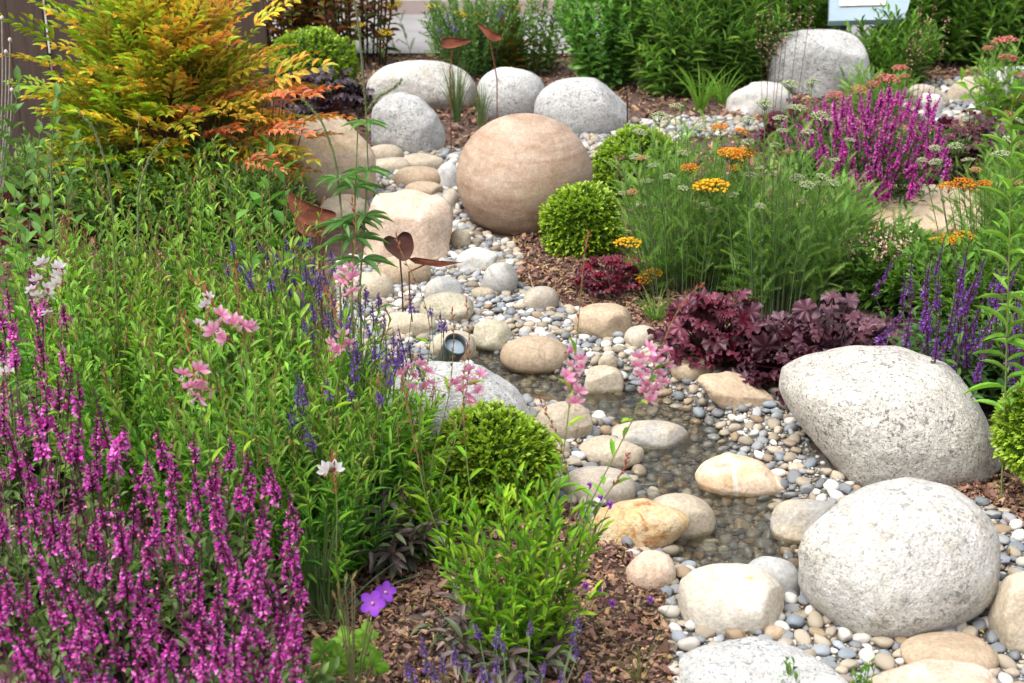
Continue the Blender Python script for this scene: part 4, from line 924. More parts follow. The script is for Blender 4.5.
yarrow('yarrow with creamy green buds at the right, over the flagstone', 1000, 262, .2, .36, 420, [(935, 148, 'cream', .05), (955, 146, 'cream', .055), (968, 160, 'cream', .05), (935, 162, 'cream', .05), (948, 186, 'orange', .05), (965, 184, 'orange', .06), (985, 184, 'orange', .04), (1000, 154, 'cream', .07), (1010, 140, 'cream', .06), (975, 170, 'peach', .05), (1015, 182, 'peach', .05), (955, 241, 'yellow', .05), (970, 238, 'yellow', .04), (948, 238, 'yellow', .04), (946, 240, 'yellow', .05), (962, 236, 'yellow', .055), (935, 241, 'yellow', .04), (1018, 120, 'cream', .05), (922, 160, 'cream', .04)])
yarrow('tall yarrow with salmon pink heads at the far right', 1005, 130, .22, .42, 280, [(1005, 41, 'salmon', .13), (1008, 58, 'salmon', .10), (988, 48, 'salmon', .06), (1018, 100, 'salmon', .12), (1008, 115, 'peach', .10), (990, 112, 'salmon', .08), (978, 140, 'peach', .05), (1020, 75, 'salmon', .06)], fl=.12)
yarrow('salmon pink yarrow behind the far magenta sage', 880, 112, .22, .22, 160, [(900, 68, 'salmon', .09), (888, 79, 'salmon', .13), (835, 95, 'salmon', .10), (860, 90, 'peach', .10), (873, 84, 'salmon', .08), (905, 76, 'salmon', .06)], fl=.12)
yarrow('yellow headed yarrow before the far paving, tall and thin', 440, 62, .25, .5, 120, [(395, 5, 'lemon', .11), (386, 32, 'lemon', .10), (357, 26, 'lemon', .11), (433, 7, 'lemon', .09), (474, 19, 'lemon', .17), (482, 14, 'lemon', .09), (490, 35, 'lemon', .08), (460, 14, 'lemon', .1)], fl=.14)

# orange leaved shrub (nandina)
def pinnate():
    V, F, vc = [], [], []; rr = np.random.default_rng(3); LV, LF, LC = LEAF
    def leaf(p, d, L, W):
        m_ = scl(frames(np.array([d]), np.array([rr.normal(0, .3)])), W, L, L)[0]; q = LV @ m_.T + p; F.append(LF[0] + sum(len(x) for x in V)); V.append(q); vc.append(LC * rr.uniform(.8, 1.2) * [rr.uniform(.6, 1.4), rr.uniform(.85, 1.15), 1])
    for t in np.linspace(.12, .92, 6):
        p = np.array([0, t, -.25 * t * t])
        for s in (-1, 1):
            for (sp, ln) in ((.9, .26), (.55, .22)): leaf(p + np.array([s * .02, 0, 0]), np.array([s * sp, .75, -.1 + rr.normal(0, .2)]), ln * (1.15 - .5 * t), .066)
            if t < .6: leaf(p + np.array([s * .17, .11, .01]), np.array([s * .8, .5, -.05]), .21, .062); leaf(p + np.array([s * .15, .12, .01]), np.array([s * .3, .9, .05]), .21, .062)
    leaf(np.array([0, .93, -.22]), np.array([0, 1, -.3]), .25, .07)
    return (np.concatenate(V), [np.concatenate(F)], np.concatenate(vc))
PIN = pinnate()
c = gnd(175, 222); c[2] = 0
t_ = thing('nandina', 'tall feathery shrub with orange, yellow and green leaves by the dark fence', 'shrub', c)
n = 620; th = rng.uniform(0, 6.28, n); el_ = rng.uniform(-.1, 1.5, n); q = rng.uniform(.45, 1., n) ** .6
dirs = np.c_[np.cos(th) * np.cos(el_), np.sin(th) * np.cos(el_), np.sin(el_)]
lim = np.array([.43, .40, .66]); P = c + np.array([0, 0, .24]) + dirs * lim * q[:, None] - dirs * .10
ex = np.array([at_dist(a, b, c[1] + e) for a, b, e in [(75, 28, 0), (60, 45, -.1), (50, 92, 0), (95, 15, .1), (120, 30, 0), (255, 60, -.1), (262, 100, -.25), (268, 130, -.3), (250, 30, 0), (225, 15, .1), (200, 8, 0), (150, 10, .1), (270, 80, -.2), (55, 70, -.15), (190, 30, -.2), (235, 120, -.3), (245, 160, -.35), (265, 150, -.3)]])
P = np.r_[P, ex]; d = P - (c + [0, 0, .15]); d = nrm(d * [1, 1, .55]) + np.r_[rng.normal(0, .22, (n, 3)), np.zeros((len(ex), 3))]
sz = rng.uniform(.15, .24, len(P)); right = (P[:, 0] - c[0]) / .4; top = (P[:, 2]) / .9
f = np.clip(.10 + .32 * right + .50 * (top - .45) + rng.normal(0, .25, len(P)), 0, 1)[:, None]
colr = np.array([.30, .45, .035]) * (1 - f) + np.array([.80, .38, .09]) * f; yl = (rng.random(len(P)) < .22)[:, None]; colr = np.where(yl, np.array([.62, .52, .06]) * (.7 + .4 * rng.random((len(P), 1))), colr)
rd = (rng.random(len(P)) < .12)[:, None] & (right[:, None] > .2); colr = np.where(rd, np.array([.66, .25, .12]), colr); colr *= rng.uniform(.75, 1.2, (len(P), 1))
ml, ms = MB(), MB(); ml.inst(PIN, scl(frames(d, rng.normal(0, .25, len(P))), sz, sz, sz), P, colr)
B = c + np.c_[rng.normal(0, .05, (len(P), 2)), np.zeros(len(P))]; tubes(ms, curve(B, P, -.25, 6), np.linspace(.003, .0012, 6)[None], (.16, .09, .04))
ml.build('foliage', 'leaf', t_); ms.build('stem', 'stem', t_)
# a small orange sprig group in front of the ochre boulder
c = gnd(262, 226); c[2] = 0
t_ = thing('nandina', 'low orange sprigs of a young shrub before the ochre boulder', 'shrub', c); ml, ms = MB(), MB()
ex = np.array([at_dist(a, b, c[1] + e) for a, b, e in [(280, 105, 0), (292, 128, -.05), (300, 140, 0), (285, 88, .05), (305, 122, 0), (268, 150, 0), (275, 75, 0), (262, 95, 0), (295, 102, 0), (270, 170, 0), (255, 185, -.1), (250, 140, -.1)]])
n = len(ex); ml.inst(PIN, scl(frames(nrm(np.c_[rng.uniform(.2, 1, n), rng.normal(0, .3, n), rng.uniform(-.2, .6, n)])), .16, .17, .16), ex, cjit(n, [(.5, .17, .05), (.45, .22, .04), (.3, .2, .03)], .15))
tubes(ms, curve(np.tile(c, (n, 1)), ex, -.1, 6), .002, (.2, .08, .04)); ml.build('foliage', 'leaf', t_); ms.build('stem', 'stem', t_)

# background shrubs and perennials
DG = [(.06, .13, .025), (.09, .18, .035), (.045, .10, .018), (.12, .22, .04)]
MG = [(.11, .23, .035), (.15, .30, .045), (.08, .17, .03)]
def bg(name, label, cat, px, py, Rr, Hh, ns, nl, L, W, cols, **kw):
    kw.setdefault('t0', .05)
    c = gnd(px, py); c[2] = 0; return bushy(name, label, cat, c, Rr, Hh, ns, nl, L, W, cols, **kw)
LGN = [(.10, .22, .035), (.15, .30, .05), (.07, .15, .03), (.2, .36, .07)]
bg('willow_leaf_perennial', 'fine-leaved green bush right of the pale green one, centre back', 'perennial', 678, 94, .36, .8, 85, 34, .11, .017, LGN, bend=.3, ang=1.1, inner=.4, hj=.25, jit=.25, flatten=.6)
bg('willow_leaf_perennial', 'fine-leaved green bush next to the flat-topped boulder', 'perennial', 738, 88, .30, .75, 75, 34, .11, .017, LGN, bend=.3, ang=1.1, inner=.4, hj=.25, jit=.25, flatten=.6)
bg('willow_leaf_perennial', 'tall fine-leaved green bush in the gap farther back', 'perennial', 705, 62, .4, .9, 90, 34, .11, .017, LGN, bend=.3, ang=1.1, inner=.4, hj=.25, jit=.25, flatten=.6)
bg('rounded_perennial', 'pale green round-leaved plant above the pale grey boulder', 'perennial', 605, 84, .3, .66, 90, 34, .065, .036, [(.15, .34, .07), (.2, .42, .09), (.11, .25, .05)], bend=.1, ang=1.1, inner=.4)
bg('rounded_perennial', 'loose green plant between the upright grey boulder and the paving', 'perennial', 535, 72, .3, .55, 50, 26, .05, .02, MG, bend=.1, ang=1.0, inner=.4)
bg('bushy_perennial', 'grey green bushy plant behind the long beige boulder', 'perennial', 478, 74, .34, .44, 130, 34, .045, .015, [(.09, .18, .05), (.12, .23, .06)], bend=.1, ang=1.0, inner=.4)
bg('bronze_shrub', 'thin bronze-leaved shrub with dark upright stems behind the far left box ball', 'shrub', 352, 64, .36, .95, 24, 34, .085, .036, [(.12, .05, .02), (.08, .10, .02), (.2, .08, .03)], bend=.1, ang=1.2, inner=.7, stemc=(.04, .02, .015), sr=.007, t0=.15)
bg('bronze_shrub', 'bronze and green shrub behind the orange one', 'shrub', 290, 60, .38, .85, 50, 34, .08, .036, [(.18, .09, .02), (.10, .12, .02), (.3, .12, .03)], bend=.1, ang=1.2, inner=.5, stemc=(.05, .02, .015), sr=.005)
bg('willow_leaf_shrub', 'low green shrub under the pale blue board', 'shrub', 888, 84, .3, .36, 60, 24, .09, .02, MG, bend=.1, inner=.5, jit=.25)
for i, (px, py, hh, lab) in enumerate([(800, 50, .75, 'tall green shrub behind the flat-topped boulder'), (925, 62, .75, 'tall bright shrub right of the information board'), (995, 62, .75, 'tall green shrub at the far right corner'), (1060, 66, .7, 'tall green shrub just cut by the right edge')]):
    bg('willow_leaf_shrub', lab, 'shrub', px, py, .42, hh, 90, 34, .11, .024, (MG + [(.2, .36, .06)]) if i else MG, bend=.1, ang=1.0, inner=.5, hj=.25, jit=.25)
bg('rounded_perennial', 'bronze and green low plant behind the upright grey boulder', 'perennial', 508, 78, .13, .3, 12, 16, .09, .03, [(.12, .14, .02), (.25, .12, .02), (.08, .16, .03)], bend=.3, ang=1.0, inner=.2)
bg('ivory_perennial', 'mid green bush behind the magenta sage and flagstone', 'perennial', 1010, 210, .2, .3, 40, 26, .05, .02, MG, bend=.1)

for i, (px, py, rr, hh, lab) in enumerate([(895, 305, .2, .22, 'mid green leafy perennial between feathery yarrow and violet sage'), (1015, 330, .22, .34, 'mid green leafy perennial behind the violet sage at the right edge'), (955, 330, .2, .24, 'low green leafy perennial under the violet sage spikes'), (1040, 400, .22, .3, 'green leafy perennial above the right-hand box bush'), (905, 262, .12, .10, 'small green leafy perennial below the flagstone')]):
    bg('green_perennial', lab, 'perennial', px, py, rr, hh, 70, 22, .055, .02, MG + [(.14, .28, .05)], bend=.15, ang=1.0, inner=.4)
def grass(name, label, px, py, n, Hh, spread, w_, cols, lean=(0, 0), group=None, floor=.0):
    c = gnd(px, py); t_ = thing(name, label, 'grass tuft', c, group); a = rng.uniform(0, 6.28, n); q = rng.random(n) ** .6 * spread; hh = Hh * rng.uniform(.6, 1.1, n)
    B = c + np.c_[np.cos(a), np.sin(a), np.zeros(n)] * rng.uniform(0, .02, (n, 1)); T_ = c + np.c_[np.cos(a) * q + lean[0], np.sin(a) * q + lean[1], hh]
    P = curve(B, T_, .35, 8); tan = nrm(np.gradient(P, axis=1)); sd = nrm(np.cross(tan, np.array([.2, 1., .1]) + 0 * tan)); wd = w_ * np.array([.8, 1, 1, .95, .85, .65, .4, .06])[None, :, None] * rng.uniform(.7, 1.2, (n, 1, 1))
    V = np.stack([P - sd * wd, P + np.array([0, .0006, 0]), P + sd * wd], 2); k = 8
    F = np.array([(j * 3 + s, j * 3 + s + 1, j * 3 + s + 4, j * 3 + s + 3) for j in range(k - 1) for s in (0, 1)]); off = (np.arange(n) * k * 3)[:, None, None]
    mb = MB(); mb.add(V.reshape(-1, 3), (F[None] + off).reshape(-1, 4), np.repeat(cjit(n, cols, .15), k * 3, 0)); mb.build('blade', 'leaf', t_); return t_
GB = [(.12, .2, .08), (.16, .25, .1), (.2, .24, .1)]
grass('grass_tuft', 'fine blue-green grass tuft before the long beige boulder', 457, 124, 90, .32, .11, .0016, GB)
grass('grass_tuft', 'sparse fine grass tuft left of the upright grey boulder', 482, 127, 45, .22, .08, .0016, GB)
grass('grass_tuft', 'blue-green grass tuft rising from the bark beside the magenta sage', 322, 620, 80, .24, .08, .0014, GB)
grass('grass_tuft', 'long arching grass blades reaching over the bark by the violet flowers', 330, 628, 9, .16, .26, .0016, [(.16, .24, .12)])
grass('daylily', 'bright green strappy daylily tuft at the foot of the dark bushes', 700, 112, 30, .22, .22, .0042, [(.13, .28, .03), (.17, .33, .04)])
grass('daylily', 'second smaller strappy green tuft right beside the first', 722, 106, 20, .2, .2, .0042, [(.13, .28, .03), (.17, .33, .04)])
grass('grass_tuft', 'dry greenish grass wisps over the bark at the bottom edge', 640, 684, 14, .14, .12, .001, [(.25, .25, .1), (.2, .2, .09)])
grass('grass_tuft', 'thin green grass wisps at the foot of the orange stone and yarrow', 655, 322, 40, .10, .12, .0015, [(.16, .3, .05)])

# narrow grey green plants under lavender, and left filler
def lavender(label, px, py, spots, z, Rr=.12, Hh=.2, ns=40):
    c = pt(px, py, 0); t_ = thing('lavender', label, 'lavender', c); ml, ms = MB(), MB(); b, tp = dome(c, Rr, Hh, ns)
    shoots(ml, None, b, tp, 22, .03, .003, [(.12, .19, .09), (.09, .15, .07)], bend=.1, ang=.6, T=LEAF2)
    bl, tl = [], []
    for a, bb in spots:
        p_ = pt(a, bb, z * rng.uniform(.93, 1.07)); up = np.array([(p_[0] - c[0]) * .6, (p_[1] - c[1]) * .6, 1]) + np.r_[rng.normal(0, .12, 2), 0]
        sb = spike_at(t_, LAV, p_, up, rng.uniform(.85, 1.25) * (.75 if z < .28 else 1)); bl.append(c + (p_ - c) * [.45, .45, 0]); tl.append(sb)
    tubes(ms, curve(np.array(bl), np.array(tl), .1, 6), .0009, (.14, .2, .09)); ml.build('foliage', 'leaf', t_); ms.build('stem', 'stem', t_)
lavender('lavender with violet heads beside the pink gaura and cream stones', 350, 420, [(320, 285), (332, 292), (345, 283), (358, 297), (366, 286), (372, 300), (352, 312), (340, 320), (378, 292), (328, 305), (365, 320), (384, 312), (393, 330), (398, 345), (388, 360), (392, 372), (400, 355), (375, 340), (355, 335), (345, 300), (325, 275), (312, 300), (360, 275)], .5, ns=60)
lavender('lavender with many violet heads in front of the gaura mass edge', 385, 500, [(a_, b_) for a_, b_ in zip(rng.uniform(290, 410, 22), rng.uniform(290, 400, 22))], .47, .12, .2, 40)
lavender('lavender heads standing against the mottled stone', 440, 400, [(440, 310), (445, 318), (430, 305), (420, 345), (415, 360), (408, 340), (404, 375)], .3, .08, .12, 18)
lavender('lavender behind the green mass, near the big rusty leaf ornament', 290, 330, [(285, 235), (292, 248), (300, 240), (275, 250), (282, 262), (310, 236), (262, 262), (270, 278), (250, 266), (305, 262), (315, 255), (295, 272), (288, 285), (240, 262), (245, 275), (330, 250), (336, 262), (300, 290), (225, 262), (232, 240), (258, 240), (268, 250), (288, 268), (322, 268), (318, 285), (308, 275)], .52, ns=50)
lavender('lone lavender stems leaning over the green mass', 330, 520, [(298, 400), (302, 415), (292, 406), (306, 425), (309, 432)], .38, .06, .12, 10)
lavender('sparse lavender at the bottom edge on the bark', 520, 780, [(405, 655), (425, 650), (420, 632), (440, 650), (455, 640), (466, 655), (474, 622), (480, 660), (488, 670), (500, 622), (502, 640), (520, 668), (545, 660), (562, 668), (575, 640), (580, 612), (572, 632), (590, 668), (530, 620), (432, 660), (410, 665), (540, 676), (498, 655)], .2, .14, .06, 10)
lavender('violet buds low in the bottom left corner', 90, 860, [(60, 668), (75, 660), (95, 670), (110, 665), (165, 662), (180, 670), (68, 650), (155, 675)], .26, .1, .1, 12)

# gaura flowers
PET = leaf_t(4, [.12, .45, .95, .85, .15], .12, .12)
def gaura_flower(cols, seed, edge):
    r_ = np.random.default_rng(seed); mb = MB(); V, F, vc = PET
    for a, tilt in ((-1.15, .35), (-.42, .75), (.42, .75), (1.15, .35)):
        d = np.array([math.sin(a), .55 + r_.normal(0, .1), math.cos(a) * tilt + .35]); m_ = frames(np.array([d]), np.array([a * .3 + r_.normal(0, .2)]), (0, 1, .2))
        tt = V[:, 1:2]; cc = np.array(cols[0]) * (1 - tt) + np.array(cols[1]) * tt; ed = (np.abs(V[:, :1]) > .2) * .75; cc = cc * (1 - ed) + np.array(edge) * ed
        mb.inst((V, F, cc), scl(m_, .0100, .021, .021), np.zeros((1, 3)), np.ones((1, 3)))
    n = 7; d = nrm(np.c_[r_.normal(0, .35, n), np.full(n, .8), r_.normal(-.45, .2, n)]); tubes(mb, curve(np.zeros((n, 3)), d * .015, .1, 3), .0004, (.75, .6, .6), 3)
    U, F2 = ico(1); mb.inst((U, [F2], None), scl(np.tile(np.eye(3), (n, 1, 1)), .0011, .0011, .0011), d * .0155, cjit(n, [(.6, .25, .2)], .1))
    tubes(mb, np.array([[0, -.008, -.003], [0, 0, 0]]), .0016, (.4, .05, .08), 4)
    return only_mesh(mb.build('flower', 'petal'))
GP = [gaura_flower([(.85, .22, .42), (.95, .74, .82)], s, (.86, .16, .42)) for s in range(3)]; GW = [gaura_flower([(.8, .65, .68), (.88, .86, .84)], s, (.85, .82, .82)) for s in range(3)]
def bud(mb, P, d, L=.011, cols=((.35, .06, .06), (.42, .12, .09), (.3, .08, .05))):
    n = len(P)
    for r0 in (0, 1.57):
        mb.inst(LEAF2, scl(frames(d, np.full(n, r0)), L * .35, L, L * .2), P, cjit(n, cols, .15))
def gaura_stem(par, path, ml, ms, flowers, kind, tipn=16, size=1., leaves=10, buds_from=.62, stemc=(.14, .17, .05)):
    """path: world points of the stem, smoothly joined"""
    P = np.array(path, float); k = len(P); t = np.linspace(0, k - 1, 24); i = np.clip(t.astype(int), 0, k - 2); f = (t - i)[:, None]
    Q = P[i] * (1 - f) + P[i + 1] * f
    for _ in range(6): Q[1:-1] = Q[1:-1] * .5 + (Q[:-2] + Q[2:]) * .25
    mbs = MB(); tubes(mbs, Q, np.linspace(.0016, .0007, 24)[None], stemc, 5)
    n = tipn; tt = np.linspace(buds_from, 1, n) * 23; i = np.clip(tt.astype(int), 0, 22); f = (tt - i)[:, None]; pos = Q[i] * (1 - f) + Q[i + 1] * f; tg = nrm(Q[i + 1] - Q[i])
    az = np.arange(n) * 2.4; a_ = nrm(np.cross(tg, [.1, 1, .2])); b_ = np.cross(tg, a_); d = tg + (a_ * np.cos(az)[:, None] + b_ * np.sin(az)[:, None]) * .55
    mbud = MB(); bud(mbud, pos, d, .013 * size)
    if leaves:
        nl = leaves; tt = np.linspace(.05, buds_from, nl) * 23; i = tt.astype(int); d = nrm(Q[i + 1] - Q[i]) + np.c_[rng.normal(0, .9, nl), rng.normal(0, .9, nl), rng.normal(0, .2, nl)]
        ml.inst(LEAF, scl(frames(d), .010, .042, .042), Q[i], cjit(nl, BG, .15))
    for (a, b) in flowers:
        # nearest depth of the stem
        u, v = proj(Q); j = int(np.argmin((u - a) ** 2 + (v - b) ** 2)); p_ = at_dist(a, b, Q[j][1] + rng.normal(0, .006)); dd = nrm(np.array([rng.normal(0, .6), -1., rng.normal(.1, .35)]))
        m3 = frames(dd[None], np.array([rng.normal(0, .5)]))[0] * size * rng.uniform(.85, 1.15); link_copy('flower', kind[int(rng.integers(len(kind)))], par, m3, p_)
        tubes(mbs, np.array([Q[j], Q[j] * .4 + p_ * .6 + [0, 0, .003], p_]), .0008, (.45, .12, .15), 3)
    mbs.build('stem', 'stem', par); mbud.build('bud_spike', 'petal', par)
def gaura(label, bpx, bpy, stems, kind, size=1., fol=None, name='gaura', y=None):
    c = pt(bpx, bpy, 0); t_ = thing(name, label, 'gaura', c); ml, ms = MB(), MB()
    if fol:
        b, tp = dome(c, fol[0], fol[1], fol[2], .3, .3, .15); shoots(ml, ms, b, tp, 20, .048, .011, BG, bend=.15, t0=.1, ang=.8, stemc=(.15, .15, .05))
    for pts, fl, lv in stems:
        yy = c[1] if y is None else y; n = len(pts); P = [c + [rng.normal(0, .01), rng.normal(0, .01), 0]] + [at_dist(a, b, yy + .03 * i) for i, (a, b) in enumerate(pts)]
        gaura_stem(t_, P, ml, ms, fl, kind, size=size, leaves=lv)
    if ml.n == 0: b, tp = dome(c, .05, .1, 6); shoots(ml, ms, b, tp, 8, .03, .009, BG)
    ml.build('foliage', 'leaf', t_)
    if ms.n: ms.build('leafy_stem', 'stem', t_)
    return t_
gaura('leafy pink gaura in the foreground right of the box ball, arching flower stems', 520, 665, [
    ([(545, 560), (562, 470), (570, 400), (578, 330), (583, 262), (588, 235)], [(568, 352), (572, 366), (580, 360), (577, 376), (584, 368), (565, 378), (570, 388), (578, 392), (575, 403)], 14),
    ([(560, 570), (600, 480), (640, 410), (660, 350), (680, 300), (702, 285)], [(640, 358), (650, 350), (645, 370), (655, 362), (660, 374), (648, 384), (665, 366), (640, 376), (655, 390), (668, 350), (643, 392), (650, 402), (662, 382), (636, 366)], 14),
    ([(490, 560), (470, 500), (466, 450), (462, 400), (466, 350)], [], 12), ([(585, 540), (602, 500), (625, 470), (628, 455)], [], 10), ([(450, 560), (425, 500), (415, 440), (402, 380)], [], 10),
    ([(560, 560), (575, 500), (560, 440), (540, 400)], [], 8)], GP, .95, (.16, .37, 54))
gaura('pink gaura flowers hanging before the white boulder', 430, 560, [
    ([(425, 480), (418, 430), (420, 390), (440, 320), (400, 255), (396, 235)], [(408, 368), (415, 378), (402, 374), (420, 365), (412, 388)], 8),
    ([(440, 480), (460, 430), (468, 390), (470, 330), (466, 300)], [(462, 378), (470, 370), (475, 384), (460, 390), (468, 396), (480, 376), (472, 403), (455, 384), (478, 392)], 6),
    ([(428, 480), (436, 440), (450, 400), (455, 330), (452, 310)], [(424, 388), (432, 384), (428, 372)], 4)], GP, .9, (.07, .16, 20))
gaura('pink gaura spray above the lavender with one upper cluster', 340, 480, [
    ([(335, 420), (342, 340), (350, 290), (358, 225), (352, 200)], [(344, 272), (352, 278), (346, 284), (350, 292), (340, 282), (353, 268)], 6),
    ([(330, 420), (338, 380), (345, 345), (335, 310), (325, 290)], [(344, 336), (349, 344), (342, 350), (333, 345), (338, 352)], 6)], GP, 1.0, y=2.45)
gaura('pink and white gaura flowers open over the green mass', 215, 560, [
    ([(215, 480), (205, 420), (195, 385), (188, 340), (184, 315)], [(183, 374), (198, 370), (188, 388), (204, 381), (198, 396), (212, 390)], 6),
    ([(240, 480), (250, 400), (235, 340), (212, 300), (190, 275)], [(222, 316), (214, 332), (234, 324), (226, 340)], 6),
    ([(245, 480), (260, 400), (245, 350), (238, 300), (236, 265)], [(243, 325), (248, 328)], 5)], GP, 1.1, y=2.3)
gaura('white gaura flowers on brown stems at the left edge', 45, 560, [
    ([(50, 460), (48, 380), (42, 300), (58, 255), (72, 195)], [(41, 264), (46, 288), (38, 280), (50, 295), (60, 275), (57, 284), (36, 296), (48, 312), (30, 290)], 6),
    ([(60, 460), (62, 380), (60, 300), (66, 240), (70, 215)], [(59, 268), (62, 282)], 5), ([(20, 460), (8, 400), (4, 380), (2, 350)], [(5, 362), (10, 372), (3, 376)], 4)], GW, 1.0, y=2.75)
gaura('single white gaura flower beside the magenta sage', 340, 640, [([(335, 560), (338, 510), (334, 475), (332, 455)], [(334, 470), (328, 471)], 5)], GW, 1.15)
gaura('white gaura flowers near the middle of the green mass', 210, 500, [([(212, 400), (208, 340), (208, 298), (204, 285)], [(209, 298), (206, 306)], 4), ([(205, 400), (200, 340), (198, 325), (196, 318)], [(199, 324)], 4)], GW, .8, y=2.5)

# violet cranesbill
def gflower():
    mb = MB(); P5 = leaf_t(5, [.15, .4, .75, .92, .85, .35], .12, .05)
    for k in range(5):
        a = k * 1.2566; d = np.array([math.cos(a), math.sin(a), .25]); tt = P5[0][:, 1:2]; cc = np.array([.45, .12, .6]) * (1 - tt) + np.array([.26, .05, .62]) * tt
        mb.inst((P5[0], P5[1], cc), scl(frames(d[None]), .0165, .021, .02), np.zeros((1, 3)), np.ones((1, 3)))
    U, F = ico(2); mb.add(U * .0028 + [0, 0, .003], F, (.6, .4, .6)); tubes(mb, np.array([[0, 0, -.012], [0, 0, 0]]), .0018, (.15, .2, .06), 5)
    return only_mesh(mb.build('flower', 'petal'))
GF = gflower()
c = pt(355, 715, 0); t_ = thing('cranesbill', 'violet cranesbill with two open flowers and bright lobed leaves on the bark', 'cranesbill', c); ml, ms, mbud = MB(), MB(), MB()
for (a, b, s_, tx) in ((373, 603, 1.12, -.1), (385, 592, .95, .5)):
    p_ = at_dist(a, b, c[1] + (.0 if s_ > 1 else .03)); z = nrm(np.array([tx, -.85, .45])); x = nrm(np.cross([0, 0, 1.], z)); y = np.cross(z, x); link_copy('flower', GF, t_, np.stack([x, y, z], -1) * s_, p_)
    tubes(ms, curve(c[None], p_[None], .2, 7), .0013, (.16, .2, .07))
LG = lobed(7, 44, .10, 2, .38); sp_ = [(325, 655), (345, 645), (362, 650), (372, 668), (350, 672), (330, 676), (365, 638), (340, 662)]
P = np.array([pt(a, b, .09 + rng.uniform(-.02, .03)) for a, b in sp_]); n = len(P); d = P - c; d[:, 2] = .1; s_ = rng.uniform(.026, .04, n)
ml.inst(LG, scl(frames(d, rng.normal(0, .3, n), (0, -.5, 1)), s_, s_, s_), P, cjit(n, [(.14, .30, .03), (.18, .36, .04)], .1)); tubes(ms, curve(np.tile(c, (n, 1)), P, .1, 5), .0012, (.15, .22, .06))
bp_ = np.array([at_dist(a, b, c[1]) for a, b in [(338, 590), (345, 583), (352, 580), (336, 600), (344, 603), (352, 612), (355, 588), (370, 635), (376, 645)]]); n = len(bp_)
tubes(ms, curve(np.tile(c, (n, 1)), bp_, .15, 5), .001, (.22, .2, .1))
for q_ in bp_:
    mbud = MB(); bud(mbud, q_[None], np.array([[rng.normal(0, .3), rng.normal(0, .3), 1.]]), .02, [(.25, .24, .1), (.3, .22, .12)]); mbud.build('bud', 'leaf', t_)

ml.build('foliage', 'leaf', t_); ms.build('stem', 'stem', t_); 
# dark leaved plants in the foreground bark
DP = [(.12, .09, .085), (.17, .13, .12), (.12, .16, .08)]
for lab, px, py, rr, hh, nn in (('dusky purple-leaved plant behind the blue-green grass tuft', 395, 560, .14, .13, 40), ('dusky purple and green leaved plant under the foreground gaura', 500, 660, .16, .09, 40)):
    c = gnd(px, py); bushy('dusky_perennial', lab, 'perennial', c, rr, hh, nn, 9, .065, .017, DP, mat='dark_leaf', T=LEAF5, bend=.25, ang=1.1, inner=.2, stemc=(.08, .04, .05))
c = gnd(395, 500); bushy('green_perennial', 'slim green shoots between the grass tuft and the box ball', 'perennial', c, .12, .24, 40, 20, .045, .008, BG, bend=.1)
c = gnd(585, 615); 
t_ = thing('violet_verbena', 'scattered small violet blooms on thin stems over the foreground gaura', 'flower', pt(560, 640, 0)); ms = MB(); FLS = [(590, 485), (601, 498), (610, 505), (586, 558), (586, 586), (600, 590), (650, 600), (612, 610), (575, 605), (520, 610)]
tg_ = np.array([at_dist(a, b, t_.location[1] + (.05 if b < 520 else .1)) for a, b in FLS]); tg_[:, 2] = np.maximum(tg_[:, 2], .02)
vfm = MB(); n = 14; dd = nrm(rng.normal(0, 1, (n, 3)) + [0, -.5, .8]); vfm.inst(LEAF2, scl(frames(dd, rng.uniform(0, 6, n)), .006, .009, .009), np.zeros((n, 3)), cjit(n, [(.38, .1, .6), (.45, .16, .62)], .12)); vf = only_mesh(vfm.build('flower', 'petal'))
for p_ in tg_: link_copy('flower', vf, t_, np.eye(3) * rng.uniform(.8, 1.1), p_)
tubes(ms, curve(np.tile(np.array(t_.location), (len(tg_), 1)), tg_, .1, 5), .0008, (.15, .2, .07)); ms.build('stem', 'stem', t_)

# left back fillers: sage-green stems, broad leaves
SG = [(.14, .27, .07), (.18, .33, .10), (.11, .21, .05)]
def upright(name, label, cat, stems, y, L, W, cols, nl=20, T=LEAF, whorl=None, ang=1.1, sr=.0025, stemc=(.15, .2, .1), t0=.1, mat='leaf', jit=.12, tipcol=None):
    """stems: list of (top pixel, base pixel) at distance y"""
    tops = np.array([at_dist(a, b, y + e) for (a, b, e, _) in stems]); bases = np.array([[at_dist(bx, 400, y + e)[0], y + e, 0] for (_, _, e, bx) in stems])
    t_ = thing(name, label, cat, bases.mean(0)); ml, ms = MB(), MB(); shoots(ml, ms, bases, tops, nl, L, W, cols, T=T, bend=.05, t0=t0, ang=ang, sr=sr, stemc=stemc, whorl=whorl, jit=jit, taper=.3, tipcol=tipcol)
    ml.build('foliage', mat, t_); ms.build('stem', 'stem', t_); return t_
upright('grey_green_sage', 'upright grey-green leafy stems in front of the dark fence', 'perennial', [(20, 78, 0, 5), (58, 95, .1, 50), (40, 130, -.1, 35), (5, 110, 0, -5), (75, 140, .1, 70), (-10, 90, 0, -20), (28, 150, -.2, 20)], 4.3, .07, .028, SG, 26, whorl=2)
upright('broad_leaf_plant', 'soft bright green broad leaves at the left edge above the white gaura', 'perennial', [(15, 190, 0, 15), (-5, 215, 0, -5), (45, 205, .1, 40), (75, 215, .1, 60), (25, 230, -.1, 25), (-15, 180, 0, -20)], 3.4, .07, .045, [(.12, .28, .05), (.16, .33, .06)], 16)
upright('green_perennial', 'leafy green stems between the orange shrub and rusty leaf ornament', 'perennial', [(268, 130, 0, 275), (285, 165, .0, 280), (300, 250, 0, 300), (262, 185, -.1, 265), (250, 205, -.1, 250), (235, 215, 0, 230)], 3.3, .062, .03, [(.09, .23, .04), (.13, .30, .05)], 18, stemc=(.2, .12, .06))
